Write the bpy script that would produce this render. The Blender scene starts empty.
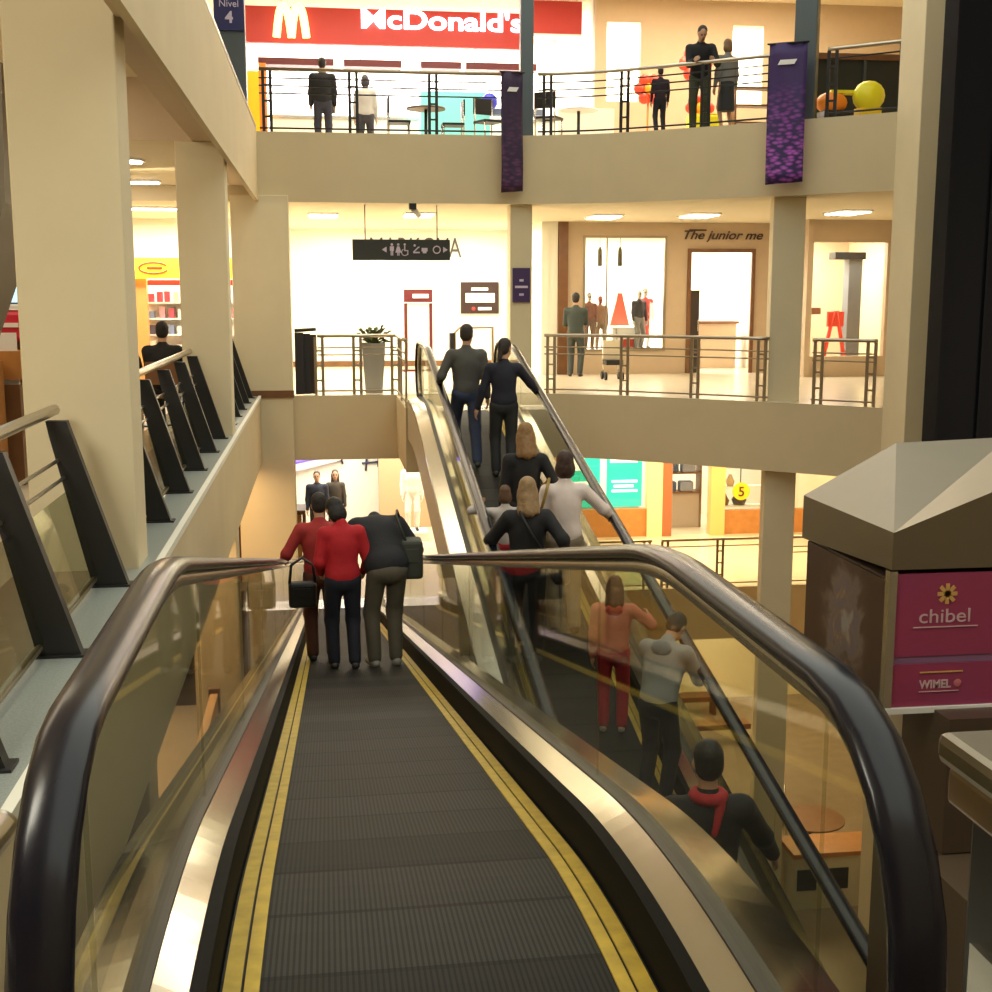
import bpy, math, random
import numpy as np
from mathutils import Vector, Matrix
random.seed(4)
SC = bpy.context.scene
COL = SC.collection
T = math.tan(math.radians(12))          # the moving ramps climb at 12 degrees
PI = math.pi

# ------------------------------------------------------------------ materials
MATS = {}
def mat(name, col, rough=.5, metal=0., noise=0., nscale=6., bump=0., emit=None, estr=0., spec=None, var=None):
    if name in MATS: return MATS[name]
    m = bpy.data.materials.new(name); m.use_nodes = True
    nt = m.node_tree; b = nt.nodes['Principled BSDF']
    b.inputs['Base Color'].default_value = (*col, 1)
    b.inputs['Roughness'].default_value = rough
    b.inputs['Metallic'].default_value = metal
    if spec is not None: b.inputs['Specular IOR Level'].default_value = spec
    if noise or bump:
        tc = nt.nodes.new('ShaderNodeTexCoord'); n = nt.nodes.new('ShaderNodeTexNoise')
        n.inputs['Scale'].default_value = nscale; n.inputs['Detail'].default_value = 4
        nt.links.new(tc.outputs['Object'], n.inputs['Vector'])
        if noise:
            r = nt.nodes.new('ShaderNodeMix'); r.data_type = 'RGBA'
            c2 = var or tuple(c * (1 - noise) for c in col)
            r.inputs['A'].default_value = (*c2, 1); r.inputs['B'].default_value = (*[min(1, c * (1 + noise * .4)) for c in col], 1)
            nt.links.new(n.outputs['Fac'], r.inputs['Factor']); nt.links.new(r.outputs['Result'], b.inputs['Base Color'])
        if bump:
            bp = nt.nodes.new('ShaderNodeBump'); bp.inputs['Strength'].default_value = bump; bp.inputs['Distance'].default_value = .01
            nt.links.new(n.outputs['Fac'], bp.inputs['Height']); nt.links.new(bp.outputs['Normal'], b.inputs['Normal'])
    if emit:
        b.inputs['Emission Color'].default_value = (*emit, 1); b.inputs['Emission Strength'].default_value = estr
    MATS[name] = m
    return m

def glass_mat(name, tint, ior=1.45, rough=.02):
    m = bpy.data.materials.new(name); m.use_nodes = True; nt = m.node_tree
    for n in list(nt.nodes): nt.nodes.remove(n)
    out = nt.nodes.new('ShaderNodeOutputMaterial'); mx = nt.nodes.new('ShaderNodeMixShader')
    tr = nt.nodes.new('ShaderNodeBsdfTransparent'); gl = nt.nodes.new('ShaderNodeBsdfGlossy'); lw = nt.nodes.new('ShaderNodeLayerWeight')
    tr.inputs['Color'].default_value = (*tint, 1); gl.inputs['Roughness'].default_value = rough; lw.inputs['Blend'].default_value = .5
    pw = nt.nodes.new('ShaderNodeMath'); pw.operation = 'POWER'; pw.inputs[1].default_value = 5; nt.links.new(lw.outputs['Facing'], pw.inputs[0])
    ma = nt.nodes.new('ShaderNodeMath'); ma.operation = 'MULTIPLY_ADD'; ma.inputs[1].default_value = .6; ma.inputs[2].default_value = .035; nt.links.new(pw.outputs[0], ma.inputs[0])
    nt.links.new(ma.outputs[0], mx.inputs[0]); nt.links.new(tr.outputs[0], mx.inputs[1]); nt.links.new(gl.outputs[0], mx.inputs[2])
    nt.links.new(mx.outputs[0], out.inputs[0]); MATS[name] = m
    return m

PLASTER = mat('plaster', (.70, .58, .37), .75, noise=.10, nscale=1.6, bump=.05)
COLUMNP = mat('column_plaster', (.76, .66, .45), .7, noise=.08, nscale=2.2, bump=.04)
SOFFIT = mat('soffit_plaster', (.66, .52, .36), .8, noise=.06)
CEILM = mat('ceiling_paint', (.80, .70, .50), .8, noise=.04)
WHITEW = mat('white_wall', (.86, .84, .74), .7, noise=.03)
FLOORM = mat('cream_floor_tile', (.62, .54, .40), .25, noise=.12, nscale=3)
GRANITE = mat('grey_granite', (.38, .42, .40), .35, noise=.55, nscale=90)
BROWNF = mat('brown_floor', (.33, .25, .17), .25, noise=.25, nscale=4)
STEEL = mat('brushed_steel', (.66, .62, .55), .27, 1., noise=.10, nscale=20)
RAILM = mat('rail_steel', (.55, .50, .42), .3, 1.)
BRONZE = mat('bronze_rail', (.36, .29, .20), .4, .7)
BLACKM = mat('black_painted_steel', (.012, .012, .013), .45)
RUBBER = mat('black_rubber', (.009, .009, .016), .24, spec=.36)
SKIRT = mat('skirt_black', (.010, .009, .008), .7, spec=.08)
SEAL = mat('dark_seal', (.06, .05, .04), .5)
YELLOW = mat('yellow_line', (.62, .42, .04), .55, noise=.5, nscale=14)
CLAD = mat('beige_cladding', (.55, .46, .33), .45, .3, noise=.06)
DMETAL = mat('dark_blue_grey_metal', (.10, .12, .13), .4, .6)
GLASS = glass_mat('balustrade_glass', (.90, .91, .84))
PANE = glass_mat('shop_glass', (.96, .97, .95))
RGLASS = glass_mat('railing_glass', (.80, .82, .74))
NAVY = mat('navy_sign', (.018, .02, .12), .4)
WHITE = mat('white_lettering', (.85, .84, .82), .5)
BLACKGL = mat('black_panel', (.006, .006, .008), .7, spec=.08)
DECKM = mat('polished_deck', (.56, .53, .46), .17, 1., noise=.06, nscale=12)
PURPLE = mat('purple_board', (.06, .03, .12), .5)
WOOD = mat('orange_wood', (.52, .22, .06), .4, noise=.4, nscale=5)
BWOOD = mat('brown_wood', (.20, .09, .035), .45, noise=.4, nscale=6)
TANW = mat('tan_shopfront', (.56, .43, .29), .6, noise=.08)
RED = mat('red_panel', (.50, .03, .02), .45)
DRED = mat('dark_red_panel', (.12, .015, .02), .45)
YELP = mat('yellow_panel', (.90, .62, .02), .5)
TEAL = mat('teal_poster', (.02, .55, .48), .5)
LAMP = mat('lamp_glow', (1, .9, .7), .5, emit=(1, .86, .62), estr=14)
LAMPW = mat('white_lamp_glow', (1, 1, 1), .5, emit=(1, .95, .88), estr=16)

def belt_mat():
    m = bpy.data.materials.new('ribbed_pallets'); m.use_nodes = True; nt = m.node_tree; b = nt.nodes['Principled BSDF']
    tc = nt.nodes.new('ShaderNodeTexCoord'); sp = nt.nodes.new('ShaderNodeSeparateXYZ'); nt.links.new(tc.outputs['Object'], sp.inputs[0])
    def M(op, a, bb=None):
        n = nt.nodes.new('ShaderNodeMath'); n.operation = op
        for i, v in enumerate((a, bb)):
            if v is None: continue
            if isinstance(v, (int, float)): n.inputs[i].default_value = v
            else: nt.links.new(v, n.inputs[i])
        return n.outputs[0]
    y = M('DIVIDE', sp.outputs['Y'], .4); fr = M('FRACT', y); seam = M('LESS_THAN', fr, .06)
    wn = nt.nodes.new('ShaderNodeTexWhiteNoise'); wn.noise_dimensions = '1D'; nt.links.new(M('FLOOR', y), wn.inputs['W'])
    x = M('FRACT', M('MULTIPLY', sp.outputs['X'], 66.)); groove = M('LESS_THAN', x, .45)
    val = M('MULTIPLY', M('ADD', .022, M('MULTIPLY', wn.outputs[0], .020)), M('SUBTRACT', 1, M('MULTIPLY', groove, .55)))
    val = M('MULTIPLY', val, M('SUBTRACT', 1, M('MULTIPLY', seam, .55)))
    cb = nt.nodes.new('ShaderNodeCombineColor'); nt.links.new(val, cb.inputs[0]); nt.links.new(M('MULTIPLY', val, .95), cb.inputs[1]); nt.links.new(M('MULTIPLY', val, .86), cb.inputs[2])
    nt.links.new(cb.outputs[0], b.inputs['Base Color']); b.inputs['Roughness'].default_value = .6; b.inputs['Specular IOR Level'].default_value = .12
    bp = nt.nodes.new('ShaderNodeBump'); bp.inputs['Strength'].default_value = .4; bp.inputs['Distance'].default_value = .006
    nt.links.new(M('SUBTRACT', 1, M('ADD', groove, seam)), bp.inputs['Height']); nt.links.new(bp.outputs[0], b.inputs['Normal'])
    return m
BELT = belt_mat()

def banner_mat(name, dark, light, mid):
    m = bpy.data.materials.new(name); m.use_nodes = True; nt = m.node_tree; b = nt.nodes['Principled BSDF']
    tc = nt.nodes.new('ShaderNodeTexCoord'); v = nt.nodes.new('ShaderNodeTexVoronoi'); v.inputs['Scale'].default_value = 9
    mp = nt.nodes.new('ShaderNodeMapping'); mp.inputs['Scale'].default_value = (1, 1, 2.2); mp.inputs['Rotation'].default_value = (0, .5, 0)
    nt.links.new(tc.outputs['Object'], mp.inputs[0]); nt.links.new(mp.outputs[0], v.inputs['Vector'])
    sp = nt.nodes.new('ShaderNodeSeparateXYZ'); nt.links.new(tc.outputs['Object'], sp.inputs[0])
    rz = nt.nodes.new('ShaderNodeMapRange'); rz.inputs['From Min'].default_value = 1.5; rz.inputs['From Max'].default_value = .4
    nt.links.new(sp.outputs['Z'], rz.inputs['Value'])
    th = nt.nodes.new('ShaderNodeMapRange'); th.inputs['From Min'].default_value = .62; th.inputs['From Max'].default_value = .2
    nt.links.new(v.outputs['Distance'], th.inputs['Value'])
    mul = nt.nodes.new('ShaderNodeMath'); mul.operation = 'MULTIPLY'; nt.links.new(rz.outputs[0], mul.inputs[0]); nt.links.new(th.outputs[0], mul.inputs[1])
    mx = nt.nodes.new('ShaderNodeMix'); mx.data_type = 'RGBA'; mx.inputs['A'].default_value = (*dark, 1); mx.inputs['B'].default_value = (*light, 1)
    nt.links.new(mul.outputs[0], mx.inputs['Factor']); nt.links.new(mx.outputs['Result'], b.inputs['Base Color']); b.inputs['Roughness'].default_value = .6
    return m

def speck_mat(name, base, cols, scale=40):
    m = bpy.data.materials.new(name); m.use_nodes = True; nt = m.node_tree; b = nt.nodes['Principled BSDF']
    tc = nt.nodes.new('ShaderNodeTexCoord'); v = nt.nodes.new('ShaderNodeTexVoronoi'); v.inputs['Scale'].default_value = scale
    nt.links.new(tc.outputs['Object'], v.inputs['Vector'])
    sx = nt.nodes.new('ShaderNodeSeparateColor'); nt.links.new(v.outputs['Color'], sx.inputs[0])
    cr = nt.nodes.new('ShaderNodeValToRGB'); cr.color_ramp.interpolation = 'CONSTANT'
    e = cr.color_ramp.elements; e[0].color = (*base, 1); e[1].position = .55; e[1].color = (*cols[0], 1)
    for i, c in enumerate(cols[1:]):
        q = e.new(.55 + .45 * (i + 1) / len(cols)); q.color = (*c, 1)
    nt.links.new(sx.outputs[0], cr.inputs[0]); nt.links.new(cr.outputs[0], b.inputs['Base Color'])
    return m

# ------------------------------------------------------------------ mesh helpers
class MB:
    def __init__(s): s.v = []; s.f = []; s.mi = []; s.sm = []
    def add(s, vs, fs, mi=0, smooth=False):
        o = len(s.v); s.v += [tuple(map(float, p)) for p in vs]
        for f in fs: s.f.append([o + i for i in f]); s.mi.append(mi); s.sm.append(smooth)
        return s
    def box(s, x0, x1, y0, y1, z0, z1, mi=0):
        return s.add([(x0,y0,z0),(x1,y0,z0),(x1,y1,z0),(x0,y1,z0),(x0,y0,z1),(x1,y0,z1),(x1,y1,z1),(x0,y1,z1)],
                     [(3,2,1,0),(4,5,6,7),(0,1,5,4),(1,2,6,5),(2,3,7,6),(3,0,4,7)], mi)
    def obox(s, c, ux, uy, uz, mi=0):          # oriented box: centre and three half vectors
        c, ux, uy, uz = map(Vector, (c, ux, uy, uz)); vs = []
        for k in (-1, 1):
            for a, b in ((-1,-1),(1,-1),(1,1),(-1,1)): vs.append(c + ux*a + uy*b + uz*k)
        return s.add(vs, [(3,2,1,0),(4,5,6,7),(0,1,5,4),(1,2,6,5),(2,3,7,6),(3,0,4,7)], mi)
    def bar(s, p, q, w, d, up=(0,0,1), mi=0):  # rectangular bar from p to q
        p, q = Vector(p), Vector(q); t = (q - p); L = t.length; t.normalize(); up = Vector(up)
        a = t.cross(up)
        if a.length < 1e-4: a = t.cross(Vector((1,0,0)))
        a.normalize(); b = a.cross(t)
        return s.obox((p + q) / 2, a * w / 2, b * d / 2, t * L / 2, mi)
    def prism(s, poly, z0, z1, ms=0, mt=0, mb=0):
        n = len(poly); area = sum(poly[i][0]*poly[(i+1)%n][1]-poly[(i+1)%n][0]*poly[i][1] for i in range(n))
        if area < 0: poly = poly[::-1]
        vs = [(x,y,z0) for x,y in poly] + [(x,y,z1) for x,y in poly]; o = len(s.v)
        s.add(vs, [(i,(i+1)%n,n+(i+1)%n,n+i) for i in range(n)], ms)
        s.f.append([o+n+i for i in range(n)]); s.mi.append(mt); s.sm.append(False)
        s.f.append([o+i for i in range(n)][::-1]); s.mi.append(mb); s.sm.append(False)
        return s
    def extrude_x(s, poly, x0, x1, mi=0):      # polygon in (y,z), extruded along x
        n = len(poly); vs = [(x0,y,z) for y,z in poly] + [(x1,y,z) for y,z in poly]
        return s.add(vs, [(i,(i+1)%n,n+(i+1)%n,n+i) for i in range(n)] + [list(range(n))[::-1], [n+i for i in range(n)]], mi)
    def extrude_y(s, poly, y0, y1, mi=0):      # polygon in (x,z), extruded along y
        n = len(poly); vs = [(x,y0,z) for x,z in poly] + [(x,y1,z) for x,z in poly]
        return s.add(vs, [(i,(i+1)%n,n+(i+1)%n,n+i) for i in range(n)] + [list(range(n))[::-1], [n+i for i in range(n)]], mi)
    def tube(s, pts, r, n=10, mi=0, r2=None):
        pts = [Vector(p) for p in pts]; vs = []; N = len(pts); prev = None
        for i, p in enumerate(pts):
            t = (pts[min(i+1,N-1)] - pts[max(i-1,0)]).normalized()
            a = prev - t * prev.dot(t) if prev is not None else t.cross(Vector((0,0,1)))
            if a.length < 1e-3: a = t.cross(Vector((1,0,0)))
            a.normalize(); prev = a; b = t.cross(a); rr = r if r2 is None else r + (r2 - r) * i / (N - 1)
            vs += [p + (a*math.cos(k*2*PI/n) + b*math.sin(k*2*PI/n)) * rr for k in range(n)]
        fs = [(i*n+k, i*n+(k+1)%n, (i+1)*n+(k+1)%n, (i+1)*n+k) for i in range(N-1) for k in range(n)]
        s.add(vs, fs, mi, True); o = len(s.v) - len(vs)
        s.f.append([o+k for k in range(n)][::-1]); s.f.append([o+(N-1)*n+k for k in range(n)]); s.mi += [mi,mi]; s.sm += [False,False]
        return s
    def lathe(s, c, prof, n=20, mi=0):         # profile (r,z)
        vs = [(c[0]+r*math.cos(2*PI*k/n), c[1]+r*math.sin(2*PI*k/n), c[2]+z) for r,z in prof for k in range(n)]
        N = len(prof); s.add(vs, [(i*n+k, i*n+(k+1)%n, (i+1)*n+(k+1)%n, (i+1)*n+k) for i in range(N-1) for k in range(n)], mi, True)
        o = len(s.v) - len(vs); s.f.append([o+k for k in range(n)][::-1]); s.f.append([o+(N-1)*n+k for k in range(n)]); s.mi += [mi,mi]; s.sm += [False,False]
        return s
    def ball(s, c, rx, ry=None, rz=None, n=12, m=8, mi=0):
        ry = ry or rx; rz = rz or rx
        vs = [(c[0], c[1], c[2]-rz)]
        for j in range(1, m):
            a = PI*j/m
            vs += [(c[0]+rx*math.sin(a)*math.cos(2*PI*k/n), c[1]+ry*math.sin(a)*math.sin(2*PI*k/n), c[2]-rz*math.cos(a)) for k in range(n)]
        vs.append((c[0], c[1], c[2]+rz)); L = len(vs)-1
        fs = [(0, 1+(k+1)%n, 1+k) for k in range(n)] + [(L, L-n+k, L-n+(k+1)%n) for k in range(n)]
        fs += [(1+j*n+k, 1+j*n+(k+1)%n, 1+(j+1)*n+(k+1)%n, 1+(j+1)*n+k) for j in range(m-2) for k in range(n)]
        return s.add(vs, fs, mi, True)
    def build(s, name, mats, parent=None, label=None, bevel=0.):
        me = bpy.data.meshes.new(name)
        off = Vector(parent_loc(parent)) if parent else Vector((0,0,0))
        me.from_pydata([tuple(Vector(p) - off) for p in s.v], [], s.f)
        for m in (mats if isinstance(mats, (list, tuple)) else [mats]): me.materials.append(m)
        me.polygons.foreach_set('material_index', s.mi); me.polygons.foreach_set('use_smooth', s.sm)
        me.update()
        o = bpy.data.objects.new(name, me); COL.objects.link(o)
        if parent: o.parent = parent
        if label: o['label'] = label
        if bevel:
            b = o.modifiers.new('bevel', 'BEVEL'); b.width = bevel; b.segments = 2; b.limit_method = 'ANGLE'
        return o
def parent_loc(o):
    l = Vector((0,0,0))
    while o: l = l + o.location; o = o.parent
    return l
def thing(name, label, cat, loc, group=None, rz=0):
    o = bpy.data.objects.new(name, None); COL.objects.link(o); o.location = loc; o.rotation_euler = (0,0,rz); o.empty_display_size = .1
    o['label'] = label; o['category'] = cat
    if group: o['group'] = group
    return o
def tag(o, label, cat, group=None):
    o['label'] = label; o['category'] = cat
    if group: o['group'] = group
    return o
def rebase(o, p):                               # put a one-mesh thing's origin at its base
    p = Vector(p); o.data.transform(Matrix.Translation(-p)); o.location = p; return o
def struct(o): o['kind'] = 'structure'; return o
def dup(root, loc, label=None, rz=None):
    r = root.copy(); COL.objects.link(r); r.location = loc
    if rz is not None: r.rotation_euler = (0,0,rz)
    if label: r['label'] = label
    for ch in list(root.children):
        c = ch.copy(); COL.objects.link(c); c.parent = r
        for g in list(ch.children):
            d = g.copy(); COL.objects.link(d); d.parent = c
    return r
def text(body, size, loc, m, name, parent, rot=(PI/2,0,0), ext=.008, shear=0., width=None, align='CENTER', bold=0.):
    c = bpy.data.curves.new(name, 'FONT'); c.body = body; c.size = size; c.extrude = ext; c.align_x = align; c.shear = shear; c.offset = bold
    t = bpy.data.objects.new(name, c); COL.objects.link(t); dg = bpy.context.evaluated_depsgraph_get()
    me = bpy.data.meshes.new_from_object(t.evaluated_get(dg)); COL.objects.unlink(t); bpy.data.objects.remove(t)
    if width:
        xs = [v.co.x for v in me.vertices]; k = width / (max(xs) - min(xs)); me.transform(Matrix.Scale(k, 4, (1,0,0)))
    me.transform(Matrix.Rotation(rot[2],4,'Z') @ Matrix.Rotation(rot[0],4,'X')); me.transform(Matrix.Translation(Vector(loc) - (parent_loc(parent) if parent else Vector((0,0,0)))))
    me.materials.clear(); me.materials.append(m)
    o = bpy.data.objects.new(name, me); COL.objects.link(o)
    if parent: o.parent = parent
    return o
# ------------------------------------------------------------------ the building
def catmull(P, n=5):
    out = []
    for i in range(len(P)-1):
        p0, p1, p2, p3 = (Vector(P[max(i-1,0)]), Vector(P[i]), Vector(P[i+1]), Vector(P[min(i+2,len(P)-1)]))
        for k in range(n):
            t = k/n; out.append(tuple(.5*((2*p1)+(p2-p0)*t+(2*p0-5*p1+4*p2-p3)*t*t+(3*p1-p0-3*p2+p3)*t**3)))
    return out + [tuple(P[-1])]
EDGE = [(-1.06,21.4),(1.2,21.42)] + catmull([(3.3,21.40),(4.5,21.0),(5.6,20.25),(7.0,19.10),(8.3,17.95),(8.95,17.3)], 4)
def slab(name, poly, z0, z1, top=FLOORM, bot=CEILM, side=PLASTER):
    return struct(MB().prism(poly, z0, z1, 0, 1, 2).build(name, [side, top, bot]))
slab('floor_middle_level', [(-9,-4.5),(-1.06,-4.5)] + EDGE + [(12.5,17.3),(12.5,34),(-9,34)], -1.1, 0)
slab('floor_upper_level', [(-9,21.4),(-1.0,21.4)] + EDGE[1:] + [(12.5,17.3),(12.5,34),(-9,34)], 3.2, 4.32)
slab('floor_upper_walkway', [(-9,-4.5),(-1.16,-4.5),(-1.16,7.9),(-1.45,7.9),(-1.45,15.3),(-9,15.3)], 4.15, 4.32)
slab('floor_upper_walkway', [(-9,15.3),(-1.45,15.3),(-1.45,21.4),(-9,21.4)], 3.45, 4.32, side=SOFFIT)
slab('floor_lower_level', [(-9,-4.5),(-1.06,-4.5),(-1.06,24.4),(12.5,24.4),(12.5,36),(-9,36)], -5.4, -4.3)
slab('floor_lower_landing', [(1.25,-4.6),(12.5,-4.6),(12.5,-3.4),(1.25,-3.4)], -5.4, -4.3)
slab('floor_bottom_level', [(-9,-4.6),(12.5,-4.6),(12.5,36),(-9,36)], -8.9, -8.6, top=BROWNF)
slab('floor_landing', [(-1.05,-4.5),(1.15,-4.5),(1.15,1.80),(-1.05,1.80)], -1.1, -.005, top=mat('dark_brown_floor', (.10,.07,.045), .3), side=mat('dark_slab_edge', (.09,.065,.045), .6))
slab('floor_landing_side', [(1.16,-4.5),(12.4,-4.5),(12.4,3.72),(1.78,3.72),(1.78,1.80),(1.16,1.80)], -.9, -.005, top=mat('dark_brown_floor', (.10,.07,.045), .3), side=mat('dark_slab_edge', (.09,.065,.045), .6))
# granite strip along the walkway edge with a pale nosing
struct(MB().box(-1.42,-1.09,-4.4,21.38,0,.012).build('trim_1', GRANITE))
struct(MB().box(-1.09,-1.045,-4.4,21.39,-.03,.02).build('trim_2', WHITEW))
struct(MB().box(-1.9,-1.42,-4.4,21.3,0,.006).build('trim_3', BROWNF))
# columns
def column(name, x0, x1, y0, y1, z0, z1, m=COLUMNP): return struct(MB().box(x0,x1,y0,y1,z0,z1).build(name, m, bevel=.012))
column('column', -1.80, -1.165, 7.85, 8.25, -8.6, 9.0)
column('column', -1.66, -1.10, 15.3, 15.75, -8.6, 3.45)
column('column', -1.46, -.52, 21.3, 21.95, -8.6, 3.3)
struct(MB().box(-1.48,-.50,21.27,21.3,-.02,.10).build('trim_4', BWOOD))
column('column', 3.2, 3.58, 21.50, 21.88, 0, 3.2)
def rcolumn(x, y, ang, w, d, z0, z1, m, name='column'):
    a = math.radians(ang); return struct(MB().obox((x,y,(z0+z1)/2), (math.cos(a)*w/2, math.sin(a)*w/2, 0), (-math.sin(a)*d/2, math.cos(a)*d/2, 0), (0,0,(z1-z0)/2)).build(name, m, bevel=.012))
rcolumn(7.33, 19.42, -12, .50, .42, -8.6, 3.2, COLUMNP)
struct(MB().box(8.36,8.93,17.15,17.9,-8.6,9.).build('column', COLUMNP, bevel=.012))
struct(MB().box(8.90,9.12,16.9,17.6,-8.6,9.).build('column', PLASTER))
column('column', 3.38, 3.60, 21.55, 21.75, 4.32, 8.6, DMETAL)
rcolumn(7.43, 19.15, -35, .34, .2, 4.32, 8.6, DMETAL)
column('column', -1.62, -1.14, 21.45, 21.75, 4.32, 8.6, DMETAL)
# ceiling and beams over the left walkway
struct(MB().box(-1.06,-1.0,-4.5,21.4,3.2,4.32).build('trim_12', PLASTER))
struct(MB().box(-1.45,-1.06,7.9,21.4,3.45,4.32).build('ceiling_edge_beam', SOFFIT))
struct(MB().box(-1.16,-1.06,-4.5,7.9,3.3,4.32).build('ceiling_edge_beam', SOFFIT))
struct(MB().tube([(-1.03,-4.4,4.38),(-1.03,21.3,4.38)], .035, 10).build('trim_13', RAILM))
# outer shell
struct(MB().box(-9.2,-9,-4.8,36,-8.9,9).build('wall_left', PLASTER))
struct(MB().box(12.5,12.7,-4.8,36,-8.9,9).build('wall_right', PLASTER))
struct(MB().box(-9.2,12.7,-4.9,-4.6,-8.9,9).build('wall_back', PLASTER))
struct(MB().box(-9.2,12.7,36,36.2,-8.9,9).build('wall_far', WHITEW))
struct(MB().prism([(-9.2,-4.9),(-1.2,-4.9),(-1.2,22.5),(4.5,22.5),(9.2,18.4),(9.2,-4.9),(12.7,-4.9),(12.7,36.2),(-9.2,36.2)], 8.6, 9.).build('ceiling', CEILM))
# ceilings of the upper floor at the far side
struct(MB().prism([(-9,23.2),(4.2,23.2),(9.5,19.8),(12.5,19.8),(12.5,34),(-9,34)], 7.62, 7.75).build('ceiling_upper_level', CEILM))

# --- middle level, far side: white wall, corridor, shops
struct(MB().box(-1.0,4.72,30.0,30.2,0,3.2).build('wall_middle_far', WHITEW))
struct(MB().box(-1.0,4.72,29.96,30.0,0,.13).build('baseboard_middle_far', BWOOD))
struct(MB().box(4.6,4.75,26.4,30.0,0,3.2).build('wall_middle_side', WHITEW))
struct(MB().box(-1.15,-1.0,24.5,30.0,0,3.2).build('wall_middle_left', WHITEW))
struct(MB().box(4.75,4.95,26.42,26.7,0,3.2).build('wall_middle_reveal', WHITEW))
w = MB()
w.box(5.16,5.5,26.45,26.6,0,3.2).box(5.5,7.32,26.45,26.6,2.92,3.2).box(5.5,7.32,26.45,26.6,0,.48).box(7.32,7.82,26.45,26.6,0,3.2)
w.box(7.82,9.24,26.45,26.6,2.6,3.2).box(9.24,9.86,26.45,26.6,0,3.2)
struct(w.build('wall_middle_shopfront', TANW))
struct(MB().box(4.96,5.16,26.36,26.62,0,3.2).build('trim_5', BWOOD))
struct(MB().box(5.5,7.32,26.51,26.53,.48,2.92).build('window_1', PANE))
f = MB()
for a in ((5.5,5.55,.48,2.92),(7.27,7.32,.48,2.92),(5.55,7.27,.48,.53),(5.55,7.27,2.87,2.92),(6.0,6.03,.53,2.87)): f.box(a[0],a[1],26.43,26.5,a[2],a[3])
struct(f.build('trim_6', BRONZE))
f = MB(); f.box(7.78,7.86,26.40,26.45,0,2.66).box(9.2,9.28,26.40,26.45,0,2.66).box(7.86,9.2,26.40,26.45,2.58,2.66)
struct(f.build('trim_7', BWOOD))
r = MB(); r.box(4.96,9.8,31.0,31.15,0,3.1).box(4.76,4.96,26.7,31.15,0,3.1).box(9.76,9.86,26.7,31.15,0,3.1)
struct(r.build('wall_middle_shop', WHITEW))
# third shop at the right, set forward
r = MB(); r.box(9.86,9.98,24.9,27.5,0,3.2).box(9.86,12.5,29.0,29.15,0,3.2).box(11.6,12.5,24.95,25.1,0,3.2).box(9.98,11.6,24.95,25.1,0,.42).box(9.98,11.6,24.95,25.1,2.75,3.2)
struct(r.build('wall_middle_right', TANW))
struct(MB().box(9.98,11.6,25.0,25.02,.42,2.75).build('window_2', PANE))
# --- left walkway end shop
r = MB(); r.box(-9,-1.2,26.5,26.65,0,3.2)
struct(r.build('wall_walkway_shop', WHITEW))
r = MB(); r.box(-4.4,-3.22,24.1,24.3,0,2.0)
struct(r.build('wall_walkway_left', mat('orange_paint', (.75,.33,.09), .6)))
struct(MB().box(-1.62,-1.48,23.9,24.3,0,3.2).build('trim_8', mat('oxblood_frame', (.25,.04,.02), .5)))
# --- upper level, far side
struct(MB().box(-9,5.6,30.4,30.6,4.32,7.7).build('wall_upper_shop', WHITEW))
struct(MB().box(5.6,5.8,26.2,30.4,4.32,7.7).build('wall_upper_side', WHITEW))
w = MB(); w.box(5.6,12.5,26.0,26.2,7.15,7.7).box(5.6,5.85,26.0,26.2,4.32,7.15).box(6.55,8.5,26.0,26.2,4.32,7.15).box(9.15,12.5,26.0,26.2,4.32,7.15).box(5.85,6.55,26.0,26.2,4.32,5.6).box(8.5,9.15,26.0,26.2,4.32,5.6)
struct(w.build('wall_upper_right', TANW))
struct(MB().box(5.8,10,27.6,27.75,4.32,7.7).build('wall_upper_room', WHITEW))
# --- lower level, far side
struct(MB().box(-9,4.6,33.2,33.4,-4.3,-1.1).build('wall_lower_left', WHITEW))
w = MB(); w.box(4.6,5.75,30.0,30.2,-4.3,-1.1).box(5.75,7.95,30.0,30.2,-4.3,-3.6).box(5.75,12.4,30.0,30.2,-2.1,-1.1)
w.box(9.9,12.4,30.0,30.2,-4.3,-3.7)
struct(w.build('wall_lower_shopfront', WOOD))
struct(MB().box(7.92,8.30,29.9,30.2,-4.3,-1.1).build('trim_9', mat('cream_pillar', (.85,.66,.36), .5)))
struct(MB().box(8.30,8.55,29.92,30.2,-4.3,-1.1).build('trim_10', mat('red_brown_pillar', (.36,.12,.05), .5)))
struct(MB().box(9.55,9.92,29.9,30.2,-4.3,-1.1).build('trim_11', mat('amber_pillar', (.80,.48,.18), .5)))
r = MB(); r.box(4.5,12.4,33.0,33.15,-4.3,-1.1).box(4.45,4.6,30.2,33.2,-4.3,-1.1)
struct(r.build('wall_lower_shop', WHITEW))
struct(MB().box(5.75,7.95,30.08,30.1,-3.6,-2.1).build('window_3', PANE))
struct(MB().box(9.92,11.9,30.08,30.1,-3.7,-2.1).build('window_4', PANE))
struct(MB().box(8.60,9.52,30.06,30.09,-4.28,-2.1).build('door_1', PANE))
# wall under the left walkway at the lower levels
struct(MB().box(-2.9,-2.75,-4,24.0,-8.6,-1.1).build('wall_lower_walkway', mat('tan_panel', (.50,.33,.17), .6, noise=.2)))
# --- bottom level back wall
struct(MB().box(-9,12.5,30.0,30.2,-8.6,-5.4).build('wall_bottom_far', mat('cream_wall', (.85,.74,.46), .7)))
# black lift shaft on the right
o = thing('lift_shaft', 'tall black panel of the lift shaft filling the upper right edge', 'lift shaft', (8.6,14.15,-8.6))
MB().box(7.20,10.2,14.0,14.3,-8.6,9.0).build('shaft_body', BLACKGL, o)
for x in (7.20, 7.72, 8.24, 8.76): MB().box(x,x+.03,13.965,14.0,-8.6,9.0).build('mullion', mat('shaft_mullion', (.007,.007,.009), .7, spec=.08), o)
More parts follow.
